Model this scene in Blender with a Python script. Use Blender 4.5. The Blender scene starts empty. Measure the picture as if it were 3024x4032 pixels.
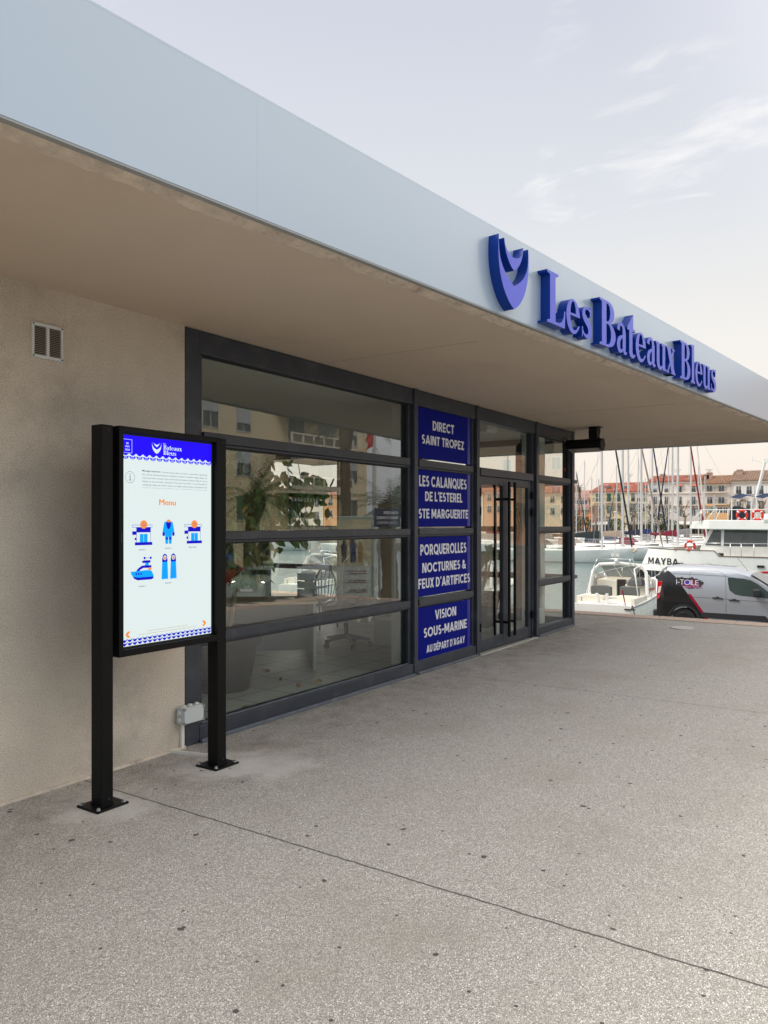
import bpy, bmesh, math, random
from mathutils import Vector, Matrix
C = bpy.context; SC = C.scene; COL = SC.collection
R = math.radians
rnd = random.Random(7)

# ------------------------------------------------------------------ camera, sky, sun, exposure
TH = R(33.9); CT, ST = math.cos(TH), math.sin(TH)
FPX, CX, HY, EYE = 3045.0, 1512.0, 2055.0, 1.59
cam_d = bpy.data.cameras.new('camera'); cam = bpy.data.objects.new('camera', cam_d); COL.objects.link(cam)
cam.location = (0, 0, EYE); cam.rotation_euler = (R(90), 0, TH - R(90))
cam_d.sensor_fit = 'VERTICAL'; cam_d.sensor_height = 36; cam_d.sensor_width = 27
cam_d.lens = 36 * FPX / 4032; cam_d.shift_y = (HY - 2016) / 4032
cam_d.clip_start = 0.05; cam_d.clip_end = 3000
SC.camera = cam

world = bpy.data.worlds.new('World'); SC.world = world; world.use_nodes = True
SUN_EL, SUN_AZ = R(50), R(125)          # azimuth measured from +X towards +Y


def build_sky():
    nt = world.node_tree; N = nt.nodes; L = nt.links; N.clear()
    out = N.new('ShaderNodeOutputWorld'); bg = N.new('ShaderNodeBackground'); bg.inputs['Strength'].default_value = 0.1
    L.new(bg.outputs[0], out.inputs[0])
    sky = N.new('ShaderNodeTexSky'); sky.sky_type = 'NISHITA'; sky.sun_disc = False
    sky.sun_elevation = SUN_EL; sky.sun_rotation = R(90) - SUN_AZ
    sky.air_density = 1.0; sky.dust_density = 3.0
    tc = N.new('ShaderNodeTexCoord'); sep = N.new('ShaderNodeSeparateXYZ'); L.new(tc.outputs['Generated'], sep.inputs[0])
    # thin overcast veil: warm near the horizon, grey lavender above
    ramp = N.new('ShaderNodeValToRGB'); L.new(sep.outputs['Z'], ramp.inputs[0])
    e = ramp.color_ramp.elements
    e[0].position = 0.0; e[0].color = (.88, .76, .665, 1)
    e[1].position = 1.0; e[1].color = (1.9, 1.78, 1.64, 1)
    for p, c in ((.10, (.90, .815, .725)), (.22, (.835, .80, .75)), (.36, (.70, .715, .735)), (.55, (.60, .615, .685)), (.66, (.65, .66, .70))):
        q = ramp.color_ramp.elements.new(p); q.color = c + (1,)
    # the side of the sky over the street (-Y) is bluer
    mr = N.new('ShaderNodeMapRange'); L.new(sep.outputs['Y'], mr.inputs[0])
    mr.inputs[1].default_value = 0.12; mr.inputs[2].default_value = -0.75; mr.inputs[3].default_value = 0; mr.inputs[4].default_value = 1
    mb = N.new('ShaderNodeMix'); mb.data_type = 'RGBA'; L.new(mr.outputs[0], mb.inputs[0]); L.new(ramp.outputs[0], mb.inputs[6])
    mb.inputs[7].default_value = (.62, .74, .88, 1)
    # thin overcast glare high over the harbour mouth, to the right of the square
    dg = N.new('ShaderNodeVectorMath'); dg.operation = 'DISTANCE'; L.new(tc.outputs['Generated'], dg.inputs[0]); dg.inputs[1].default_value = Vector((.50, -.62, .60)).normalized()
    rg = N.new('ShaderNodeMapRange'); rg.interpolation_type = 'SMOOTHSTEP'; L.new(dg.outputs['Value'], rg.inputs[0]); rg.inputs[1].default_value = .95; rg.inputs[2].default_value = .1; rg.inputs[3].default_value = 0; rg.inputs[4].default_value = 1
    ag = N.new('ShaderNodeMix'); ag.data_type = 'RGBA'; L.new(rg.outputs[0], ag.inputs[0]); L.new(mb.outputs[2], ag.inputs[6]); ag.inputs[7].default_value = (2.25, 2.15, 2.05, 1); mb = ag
    # wispy clouds on a flat layer
    dv = N.new('ShaderNodeVectorMath'); dv.operation = 'DIVIDE'
    za = N.new('ShaderNodeMath'); za.operation = 'ADD'; za.inputs[1].default_value = .12; L.new(sep.outputs['Z'], za.inputs[0])
    cb = N.new('ShaderNodeCombineXYZ')
    for i in range(3): L.new(za.outputs[0], cb.inputs[i])
    L.new(tc.outputs['Generated'], dv.inputs[0]); L.new(cb.outputs[0], dv.inputs[1])
    mp = N.new('ShaderNodeMapping'); L.new(dv.outputs[0], mp.inputs[0])
    mp.inputs['Rotation'].default_value = (0, 0, R(104)); mp.inputs['Scale'].default_value = (2.2, 1.0, 1); mp.inputs['Location'].default_value = (3.35, 1.9, 0)
    n1 = N.new('ShaderNodeTexNoise'); L.new(mp.outputs[0], n1.inputs[0]); n1.inputs['Scale'].default_value = 3.4; n1.inputs['Detail'].default_value = 9; n1.inputs['Roughness'].default_value = .58; n1.inputs['Distortion'].default_value = .5
    # the wisps gather in a few patches of the sky
    last = None
    for v, r_, k in (((.875, .222, .430), .17, 1.0), ((.858, .330, .392), .10, .9), ((.80, .30, .52), .10, .9), ((.79, .24, .56), .07, 1.0), ((.90, .12, .42), .10, .7), ((.88, .36, .30), .12, .55), ((.80, .45, .39), .16, .45), ((.2, -.7, .66), .5, .8), ((-.6, .2, .75), .5, .8), ((.3, .7, .6), .4, .8)):
        dn = N.new('ShaderNodeVectorMath'); dn.operation = 'DISTANCE'; L.new(tc.outputs['Generated'], dn.inputs[0]); dn.inputs[1].default_value = Vector(v).normalized()
        bl = N.new('ShaderNodeMapRange'); bl.interpolation_type = 'SMOOTHSTEP'; L.new(dn.outputs['Value'], bl.inputs[0]); bl.inputs[1].default_value = r_; bl.inputs[2].default_value = r_ * .2; bl.inputs[3].default_value = .30; bl.inputs[4].default_value = .30 + .42 * k
        if last is None: last = bl.outputs[0]
        else:
            mxn = N.new('ShaderNodeMath'); mxn.operation = 'MAXIMUM'; L.new(last, mxn.inputs[0]); L.new(bl.outputs[0], mxn.inputs[1]); last = mxn.outputs[0]
    mul = N.new('ShaderNodeMath'); mul.operation = 'MULTIPLY'; L.new(n1.outputs[0], mul.inputs[0]); L.new(last, mul.inputs[1])
    cm = N.new('ShaderNodeMapRange'); cm.interpolation_type = 'SMOOTHSTEP'; L.new(mul.outputs[0], cm.inputs[0])
    cm.inputs[1].default_value = .30; cm.inputs[2].default_value = .47; cm.inputs[4].default_value = .6
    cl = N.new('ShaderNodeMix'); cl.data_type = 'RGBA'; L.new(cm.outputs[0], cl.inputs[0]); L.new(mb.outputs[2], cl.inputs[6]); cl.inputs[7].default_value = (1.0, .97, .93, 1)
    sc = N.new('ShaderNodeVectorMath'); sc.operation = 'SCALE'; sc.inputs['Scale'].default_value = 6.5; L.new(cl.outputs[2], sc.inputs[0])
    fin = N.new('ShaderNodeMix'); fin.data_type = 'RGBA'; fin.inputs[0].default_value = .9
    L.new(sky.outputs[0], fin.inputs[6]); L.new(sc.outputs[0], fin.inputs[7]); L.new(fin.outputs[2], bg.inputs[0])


build_sky()
sd = bpy.data.lights.new('sun', 'SUN'); sd.energy = 1.7; sd.angle = R(30); sd.color = (1.0, .95, .88)
sun = bpy.data.objects.new('sun', sd); COL.objects.link(sun)
sun.rotation_euler = Vector((-math.cos(SUN_EL) * math.cos(SUN_AZ), -math.cos(SUN_EL) * math.sin(SUN_AZ), -math.sin(SUN_EL))).to_track_quat('-Z', 'Y').to_euler()
SC.view_settings.view_transform = 'Standard'; SC.view_settings.look = 'None'; SC.view_settings.exposure = 0.85; SC.view_settings.gamma = 1
SC.render.engine = 'CYCLES'
SC.cycles.transparent_max_bounces = 24; SC.cycles.max_bounces = 10; SC.cycles.diffuse_bounces = 4; SC.cycles.glossy_bounces = 5
SC.cycles.caustics_reflective = False; SC.cycles.caustics_refractive = False


# ------------------------------------------------------------------ measuring helpers (a sight line of the survey camera met with a real plane)
def ray(x, y):
    a = (x - CX) / FPX
    return Vector((CT + ST * a, ST - CT * a, -(y - HY) / FPX))


def on_x(x, y, X):
    d = ray(x, y); t = X / d.x
    return Vector((X, d.y * t, EYE + d.z * t))


def on_z(x, y, Z):
    d = ray(x, y); t = (Z - EYE) / d.z
    return Vector((d.x * t, d.y * t, Z))


z5 = lambda x, y: (2200 + x / 2.013, 1700 + y / 2.013)
z6 = lambda x, y: (2200 + x / 3.95, 1750 + y / 3.95)
z7 = lambda x, y: (2604 + x / 3.95, 1780 + y / 3.95)


# ------------------------------------------------------------------ materials
def lin(r, g, b):
    f = lambda c: (c / 255 / 12.92) if c / 255 <= .04045 else ((c / 255 + .055) / 1.055) ** 2.4
    return (f(r), f(g), f(b))


MATS = {}


def mat(name, col, rough=.5, metal=0.0, var=0.0, scale=8.0, bump=0.0, bscale=60.0, spec=.5, emit=0.0, stain=None, coat=0.0, detail=6, coat_r=.05, grain=None):
    if name in MATS: return MATS[name]
    m = bpy.data.materials.new(name); m.use_nodes = True; MATS[name] = m
    nt = m.node_tree; N = nt.nodes; L = nt.links; p = N['Principled BSDF']
    p.inputs['Base Color'].default_value = (*col, 1); p.inputs['Roughness'].default_value = rough; p.inputs['Metallic'].default_value = metal
    p.inputs['Specular IOR Level'].default_value = spec; p.inputs['Coat Weight'].default_value = coat; p.inputs['Coat Roughness'].default_value = coat_r
    if emit:
        p.inputs['Emission Color'].default_value = (*col, 1); p.inputs['Emission Strength'].default_value = emit
        p.inputs['Base Color'].default_value = (.004, .004, .004, 1); p.inputs['Specular IOR Level'].default_value = .1
    if var or bump or stain:
        g = N.new('ShaderNodeNewGeometry')
    if var:
        n = N.new('ShaderNodeTexNoise'); n.inputs['Scale'].default_value = scale; n.inputs['Detail'].default_value = detail; n.inputs['Roughness'].default_value = .6
        L.new(g.outputs['Position'], n.inputs['Vector'])
        r = N.new('ShaderNodeMapRange'); r.inputs[1].default_value = .25; r.inputs[2].default_value = .75; r.inputs[3].default_value = 1 - var; r.inputs[4].default_value = 1 + var
        L.new(n.outputs[0], r.inputs[0])
        s = N.new('ShaderNodeVectorMath'); s.operation = 'SCALE'; s.inputs[0].default_value = col; L.new(r.outputs[0], s.inputs['Scale'])
        last = s.outputs[0]
        if stain:
            n3 = N.new('ShaderNodeTexNoise'); n3.inputs['Scale'].default_value = stain[1]; n3.inputs['Detail'].default_value = 8; n3.inputs['Roughness'].default_value = .7
            L.new(g.outputs['Position'], n3.inputs['Vector'])
            r3 = N.new('ShaderNodeMapRange'); r3.inputs[1].default_value = .52; r3.inputs[2].default_value = .72; r3.inputs[4].default_value = stain[2]
            L.new(n3.outputs[0], r3.inputs[0])
            mx = N.new('ShaderNodeMix'); mx.data_type = 'RGBA'; mx.inputs[7].default_value = (*stain[0], 1)
            L.new(r3.outputs[0], mx.inputs[0]); L.new(last, mx.inputs[6]); last = mx.outputs[2]
        if grain:
            n4 = N.new('ShaderNodeTexNoise'); n4.inputs['Scale'].default_value = grain[0]; n4.inputs['Detail'].default_value = 3; L.new(g.outputs['Position'], n4.inputs['Vector'])
            r4 = N.new('ShaderNodeMapRange'); r4.inputs[1].default_value = .3; r4.inputs[2].default_value = .6; r4.inputs[3].default_value = 1 - grain[1]; r4.inputs[4].default_value = 1 + grain[1] * .5
            L.new(n4.outputs[0], r4.inputs[0])
            s4 = N.new('ShaderNodeVectorMath'); s4.operation = 'SCALE'; L.new(last, s4.inputs[0]); L.new(r4.outputs[0], s4.inputs['Scale']); last = s4.outputs[0]
        L.new(last, p.inputs['Base Color'])
        rr = N.new('ShaderNodeMapRange'); rr.inputs[3].default_value = max(.03, rough - .12); rr.inputs[4].default_value = min(1, rough + .12)
        L.new(n.outputs[0], rr.inputs[0]); L.new(rr.outputs[0], p.inputs['Roughness'])
    if bump:
        n2 = N.new('ShaderNodeTexNoise'); n2.inputs['Scale'].default_value = bscale; n2.inputs['Detail'].default_value = 4
        L.new(g.outputs['Position'], n2.inputs['Vector'])
        b = N.new('ShaderNodeBump'); b.inputs['Strength'].default_value = bump; b.inputs['Distance'].default_value = .01
        L.new(n2.outputs[0], b.inputs['Height']); L.new(b.outputs[0], p.inputs['Normal'])
    return m


def glass(name, tint=(.86, .9, .88), f0=.13, rough=0.0):
    if name in MATS: return MATS[name]
    m = bpy.data.materials.new(name); m.use_nodes = True; MATS[name] = m
    nt = m.node_tree; N = nt.nodes; L = nt.links; N.clear()
    out = N.new('ShaderNodeOutputMaterial'); mix = N.new('ShaderNodeMixShader'); tr = N.new('ShaderNodeBsdfTransparent'); gl = N.new('ShaderNodeBsdfGlossy')
    tr.inputs[0].default_value = (*tint, 1); gl.inputs['Roughness'].default_value = rough; gl.inputs[0].default_value = (1, 1, 1, 1)
    g = N.new('ShaderNodeNewGeometry'); d = N.new('ShaderNodeVectorMath'); d.operation = 'DOT_PRODUCT'
    L.new(g.outputs['Incoming'], d.inputs[0]); L.new(g.outputs['Normal'], d.inputs[1])

    def mth(op, a, b=None):
        n = N.new('ShaderNodeMath'); n.operation = op
        for i, v in enumerate((a, b)):
            if v is None: continue
            if isinstance(v, (int, float)): n.inputs[i].default_value = v
            else: L.new(v, n.inputs[i])
        return n.outputs[0]
    c = mth('ABSOLUTE', d.outputs['Value'])
    s = mth('POWER', mth('SUBTRACT', 1.0, c), 4.0)
    f = mth('ADD', mth('MULTIPLY', s, 1 - f0), f0)
    f = mth('MULTIPLY', f, mth('SUBTRACT', 1.0, g.outputs['Backfacing']))
    L.new(f, mix.inputs[0]); L.new(tr.outputs[0], mix.inputs[1]); L.new(gl.outputs[0], mix.inputs[2]); L.new(mix.outputs[0], out.inputs[0])
    return m


# ------------------------------------------------------------------ mesh helpers
OFF = {}


def off(o):
    return OFF.get(o.name, Vector((0, 0, 0))) if o else Vector((0, 0, 0))


class MB:
    def __init__(s): s.v = []; s.f = []

    def add(s, vs, fs):
        b = len(s.v); s.v += [Vector(v) for v in vs]; s.f += [[b + i for i in f] for f in fs]; return s

    def box(s, x0, x1, y0, y1, z0, z1):
        x0, x1 = sorted((x0, x1)); y0, y1 = sorted((y0, y1)); z0, z1 = sorted((z0, z1))
        return s.add([(x0, y0, z0), (x1, y0, z0), (x1, y1, z0), (x0, y1, z0), (x0, y0, z1), (x1, y0, z1), (x1, y1, z1), (x0, y1, z1)],
                     [(0, 3, 2, 1), (4, 5, 6, 7), (0, 1, 5, 4), (1, 2, 6, 5), (2, 3, 7, 6), (3, 0, 4, 7)])

    def obox(s, c, size, M):
        hx, hy, hz = [q / 2 for q in size]; c = Vector(c)
        vs = [c + M @ Vector(p) for p in ((-hx, -hy, -hz), (hx, -hy, -hz), (hx, hy, -hz), (-hx, hy, -hz), (-hx, -hy, hz), (hx, -hy, hz), (hx, hy, hz), (-hx, hy, hz))]
        return s.add(vs, [(0, 3, 2, 1), (4, 5, 6, 7), (0, 1, 5, 4), (1, 2, 6, 5), (2, 3, 7, 6), (3, 0, 4, 7)])

    def tube(s, pts, r, n=8, cap=True):
        pts = [Vector(p) for p in pts]; k = len(pts); rs = r if isinstance(r, (list, tuple)) else [r] * k
        base = len(s.v); up = None
        for i, p in enumerate(pts):
            d = (pts[min(i + 1, k - 1)] - pts[max(i - 1, 0)]); d = d.normalized() if d.length > 1e-9 else Vector((0, 0, 1))
            if up is None or abs(up.dot(d)) > .95: up = Vector((0, 0, 1)) if abs(d.z) < .9 else Vector((1, 0, 0))
            a = d.cross(up).normalized(); b = a.cross(d).normalized(); up = b
            for j in range(n):
                t = 2 * math.pi * j / n; s.v.append(p + (a * math.cos(t) + b * math.sin(t)) * rs[i])
        for i in range(k - 1):
            for j in range(n):
                q = base + i * n; s.f.append([q + j, q + n + j, q + n + (j + 1) % n, q + (j + 1) % n])
        if cap:
            s.f.append([base + j for j in range(n)]); s.f.append([base + (k - 1) * n + j for j in reversed(range(n))])
        return s

    def lathe(s, c, prof, n=24, cap=True):
        c = Vector(c); b = len(s.v); k = len(prof)
        for r, z in prof:
            for j in range(n):
                t = 2 * math.pi * j / n; s.v.append(c + Vector((r * math.cos(t), r * math.sin(t), z)))
        for i in range(k - 1):
            for j in range(n):
                s.f.append([b + i * n + j, b + i * n + (j + 1) % n, b + (i + 1) * n + (j + 1) % n, b + (i + 1) * n + j])
        if cap:
            s.f.append([b + j for j in reversed(range(n))]); s.f.append([b + (k - 1) * n + j for j in range(n)])
        return s

    def prism(s, pts, P, d0, d1):
        """extrude a 2-D outline: P(u, v, w) gives the world point"""
        n = len(pts); b = len(s.v)
        area = sum(pts[i][0] * pts[(i + 1) % n][1] - pts[(i + 1) % n][0] * pts[i][1] for i in range(n))
        if area < 0: pts = pts[::-1]
        s.v += [Vector(P(u, v, d0)) for u, v in pts] + [Vector(P(u, v, d1)) for u, v in pts]
        s.f.append([b + i for i in reversed(range(n))]); s.f.append([b + n + i for i in range(n)])
        for i in range(n):
            j = (i + 1) % n; s.f.append([b + i, b + j, b + n + j, b + n + i])
        return s

    def loft(s, rings, closed=True, cap=True):
        b = len(s.v); n = len(rings[0])
        for r in rings: s.v += [Vector(p) for p in r]
        for i in range(len(rings) - 1):
            for j in range(n if closed else n - 1):
                s.f.append([b + i * n + j, b + i * n + (j + 1) % n, b + (i + 1) * n + (j + 1) % n, b + (i + 1) * n + j])
        if cap and closed:
            s.f.append([b + j for j in reversed(range(n))]); s.f.append([b + (len(rings) - 1) * n + j for j in range(n)])
        return s

    def ellipsoid(s, c, rx, ry, rz, n=12, m=8):
        return s.loft([[(c[0] + rx * math.sin(math.pi * i / m) * math.cos(2 * math.pi * j / n), c[1] + ry * math.sin(math.pi * i / m) * math.sin(2 * math.pi * j / n), c[2] - rz * math.cos(math.pi * i / m)) for j in range(n)] for i in [.05] + list(range(1, m)) + [m - .05]])

    def torus(s, c, Rm, r, P=None, n=28, m=10):
        P = P or (lambda a, b, w: (c[0] + w, c[1] + a, c[2] + b)); b = len(s.v)
        for i in range(n):
            t = 2 * math.pi * i / n
            for j in range(m):
                q = 2 * math.pi * j / m; rr = Rm + r * math.cos(q)
                s.v.append(Vector(P(rr * math.cos(t), rr * math.sin(t), r * math.sin(q))))
        for i in range(n):
            for j in range(m):
                s.f.append([b + i * m + j, b + ((i + 1) % n) * m + j, b + ((i + 1) % n) * m + (j + 1) % m, b + i * m + (j + 1) % m])
        return s

    def build(s, name, m, parent=None, smooth=False, bevel=0.0, fix=True):
        o0 = off(parent)
        me = bpy.data.meshes.new(name); me.from_pydata([v - o0 for v in s.v], [], s.f); me.update()
        if fix:
            bm = bmesh.new(); bm.from_mesh(me); bmesh.ops.recalc_face_normals(bm, faces=bm.faces); bm.to_mesh(me); bm.free()
        if smooth: me.polygons.foreach_set('use_smooth', [True] * len(me.polygons))
        me.materials.append(m)
        o = bpy.data.objects.new(name, me); COL.objects.link(o); OFF[o.name] = o0
        if parent: o.parent = parent
        if smooth == 'auto':
            me.set_sharp_from_angle(angle=R(38))
        if bevel:
            b = o.modifiers.new('bevel', 'BEVEL'); b.width = bevel; b.segments = 2; b.limit_method = 'ANGLE'; b.angle_limit = R(40)
        return o


def tag(o, label, cat, group=None, kind=None):
    if label: o['label'] = label
    if cat: o['category'] = cat
    if group: o['group'] = group
    if kind: o['kind'] = kind
    return o


def struct(o):
    o['kind'] = 'structure'; return o


def thing(name, loc, label, cat, group=None):
    o = bpy.data.objects.new(name, None); COL.objects.link(o); o.location = loc; o.empty_display_size = .2
    OFF[o.name] = Vector(loc)
    return tag(o, label, cat, group)


def kids(o): return KID.get(o, [])


def copy_tree(o, loc=None, rz=None, label=None, group=None, parent=None):
    c = o.copy(); COL.objects.link(c)
    if parent: c.parent = parent
    if loc is not None: c.location = loc; OFF[c.name] = Vector(loc)
    if rz is not None: c.rotation_euler.z = rz
    if label: c['label'] = label
    if group: c['group'] = group
    for ch in o.children: copy_tree(ch, parent=c)
    return c


def curve_geo(cu):
    o = bpy.data.objects.new('tmp', cu); COL.objects.link(o)
    me = o.to_mesh(); v = [q.co.copy() for q in me.vertices]; f = [list(p.vertices) for p in me.polygons]
    o.to_mesh_clear(); bpy.data.objects.remove(o); bpy.data.curves.remove(cu)
    return v, f


TXT = {}


def text_geo(body, bold=0.0, space=1.0):
    k = (body, bold, space)
    if k not in TXT:
        cu = bpy.data.curves.new('t', 'FONT'); cu.body = body; cu.size = 1; cu.offset = bold; cu.space_character = space; cu.fill_mode = 'FRONT'; cu.resolution_u = 3
        TXT[k] = curve_geo(cu)
    return TXT[k]


def put_text(mb, body, u0, u1, v0, v1, P, w=.0015, bold=0.0, space=1.0, align='fit', thick=0):
    """lettering fitted into the rectangle u0..u1, v0..v1 of the surface P"""
    v, f = text_geo(body, bold, space)
    xs = [p.x for p in v]; ys = [p.y for p in v]; x0, x1, y0, y1 = min(xs), max(xs), min(ys), max(ys)
    if align == 'fit': sx = (u1 - u0) / (x1 - x0)
    else: sx = (v1 - v0) / (y1 - y0) * align
    sy = (v1 - v0) / (y1 - y0)
    mb.add([P(u0 + (p.x - x0) * sx, v0 + (p.y - y0) * sy, w) for p in v], f)
    return u0 + (x1 - x0) * sx


def shape_geo(contours, depth=0.0):
    cu = bpy.data.curves.new('s', 'CURVE'); cu.dimensions = '2D'; cu.fill_mode = 'BOTH' if depth else 'FRONT'; cu.extrude = depth / 2
    for c in contours:
        sp = cu.splines.new('POLY'); sp.points.add(len(c) - 1); sp.use_cyclic_u = True
        for i, p in enumerate(c): sp.points[i].co = (p[0], p[1], 0, 1)
    return curve_geo(cu)


def arc(cx, cy, rx, ry, a0, a1, n=14):
    return [(cx + rx * math.cos(R(a0 + (a1 - a0) * i / n)), cy + ry * math.sin(R(a0 + (a1 - a0) * i / n))) for i in range(n + 1)]


def bez(p0, p1, p2, p3, n=12):
    r = []
    for i in range(n + 1):
        t = i / n; a, b, c, d = (1 - t) ** 3, 3 * t * (1 - t) ** 2, 3 * t * t * (1 - t), t ** 3
        r.append((a * p0[0] + b * p1[0] + c * p2[0] + d * p3[0], a * p0[1] + b * p1[1] + c * p2[1] + d * p3[1]))
    return r


def strokeout(pts, ws):
    """variable-width stroke outline"""
    L_, R_ = [], []
    for i, p in enumerate(pts):
        a = pts[max(0, i - 1)]; b = pts[min(len(pts) - 1, i + 1)]; dx, dy = b[0] - a[0], b[1] - a[1]; l = math.hypot(dx, dy) or 1
        t = i / (len(pts) - 1) * (len(ws) - 1); k = min(int(t), len(ws) - 2); w = (ws[k] + (ws[k + 1] - ws[k]) * (t - k)) / 2
        L_.append((p[0] - dy / l * w, p[1] + dx / l * w)); R_.append((p[0] + dy / l * w, p[1] - dx / l * w))
    return L_ + R_[::-1]


# serif letterforms (cap height 100, x-height 66): list of pieces, each a list of contours; advance width
def glyphs():
    G = {}
    G['L'] = ([[[(0, 0), (0, 4), (11, 7), (11, 93), (0, 96), (0, 100), (42, 100), (42, 96), (31, 93), (31, 6), (44, 6), (55, 11), (61, 20), (64, 34), (68, 34), (66, 0)]]], 72)
    G['B'] = ([[[(0, 0), (0, 4), (10, 7), (10, 93), (0, 96), (0, 100), (38, 100)] + arc(38, 76, 28, 24, 85, -70, 12) + [(50, 52)] + arc(40, 27, 32, 26, 65, -85, 14) + [(38, 0)],
               [(30, 94), (36, 94)] + arc(36, 75, 11, 19, 85, -85, 10) + [(30, 55)], [(30, 50), (37, 50)] + arc(37, 28, 14, 22, 85, -85, 10) + [(30, 5)]]], 76)
    G['e'] = ([[arc(27, 32, 27, 35, 3, 300, 30) + [(49, 10), (53, 16), (50, 18)] + arc(32, 32, 17, 27, -48, -178, 16) + [(15, 33.5)], arc(27, 37, 11, 26, 178, 5, 14)]], 58)
    sp = bez((41, 54), (38, 64), (14, 68), (12, 50), 10) + bez((12, 50), (12, 36), (39, 34), (39, 17), 10)[1:] + bez((39, 17), (38, -2), (12, 0), (8, 14), 10)[1:]
    G['s'] = ([[strokeout(sp, [4, 5, 7, 15, 16, 16, 12, 6, 4])], [[(38, 46), (42, 46), (42, 67), (39, 66)]], [[(5, -1), (8, 0), (9, 21), (5, 21)]]], 50)
    hook = bez((9, 49), (10, 70), (37, 70), (37, 46), 12) + [(37, 46 - 4 * i) for i in range(1, 10)] + bez((37, 9), (37, 1), (46, 1), (49, 5), 6)
    G['a'] = ([[strokeout(hook, [13, 7, 8, 15, 15, 15, 10, 5])], [strokeout(bez((36, 41), (24, 36), (10, 32), (10, 17), 10) + bez((10, 17), (10, -2), (29, 1), (34, 14), 10)[1:], [5, 7, 12, 15, 12, 6, 4])]], 52)
    G['t'] = ([[[(0, 66), (30, 100), (30, 66), (40, 66), (40, 60), (26, 60), (26, 14), (28, 7), (33, 6), (38, 9), (41, 6), (34, -1), (24, -2), (14, 1), (10, 10), (10, 60), (0, 60)]]], 43)
    G['u'] = ([[[(0, 61), (0, 66), (21, 66), (21, 16), (24, 8), (30, 7), (39, 12), (39, 60), (33, 61), (33, 66), (55, 66), (55, 6), (61, 5), (61, 0), (40, 0), (40, 6), (30, -2), (18, -1), (8, 6), (5, 16), (5, 60)]]], 63)
    G['x'] = ([[[(3, 66), (24, 66), (54, 0), (33, 0)]], [strokeout([(45, 64), (8, 2)], [6, 6])], [[(0, 66), (27, 66), (27, 62), (0, 62)]], [[(34, 66), (53, 66), (53, 62), (34, 62)]], [[(0, 0), (18, 0), (18, 4), (0, 4)]], [[(29, 0), (57, 0), (57, 4), (29, 4)]]], 58)
    G['l'] = ([[[(0, 0), (0, 4), (7, 6), (7, 97), (0, 99), (0, 103), (24, 106), (24, 6), (31, 4), (31, 0)]]], 33)
    return G


GL = glyphs()
LOGO = [[(1, 116)] + bez((1, 116), (-7, 66), (10, 18), (50, 0), 18)[1:] + bez((50, 0), (90, 18), (107, 66), (99, 116), 18)[1:] + bez((99, 116), (101, 80), (94, 61), (53, 41), 12)[1:] + [(50, 39.5), (47, 41)] + bez((47, 41), (6, 61), (-1, 80), (1, 116), 12)[1:-1]]
LOGO2 = [[(18, 114)] + bez((18, 114), (20, 92), (30, 76), (50, 66), 12)[1:] + bez((50, 66), (70, 76), (80, 92), (82, 114), 12)[1:] + bez((82, 114), (80, 98), (68, 90), (50, 88), 10)[1:] + bez((50, 88), (32, 90), (20, 98), (18, 114), 10)[1:-1]]


def tag_label(o, label):
    o['label'] = label; return o


def serif_word(word, u0, u1, v0, vcap, P, d0, d1, name, m, parent, side=None):
    """each letter one solid; P surface map, extruded from d0 to d1; returns letter objects"""
    adv = sum(GL[c][1] for c in word) - 4; sx = (u1 - u0) / adv; sy = (vcap - v0) / 100; u = u0
    for c in word:
        pieces, a = GL[c]; fr = MB(); sd_ = MB()
        for k, cs in enumerate(pieces):
            v, f = shape_geo(cs, 0)
            e = d1 - .0004 * k
            fr.add([P(u + p.x * sx, v0 + p.y * sy, e) for p in v], f)
            if side:
                for ct in cs:
                    n = len(ct); q = [P(u + x * sx, v0 + y * sy, d0) for x, y in ct] + [P(u + x * sx, v0 + y * sy, e) for x, y in ct]
                    sd_.add(q, [(i, (i + 1) % n, n + (i + 1) % n, n + i) for i in range(n)])
        o = fr.build(name, m, parent, fix=False)
        if side: sd_.build('letter_side', side, o)
        u += a * sx


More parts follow.
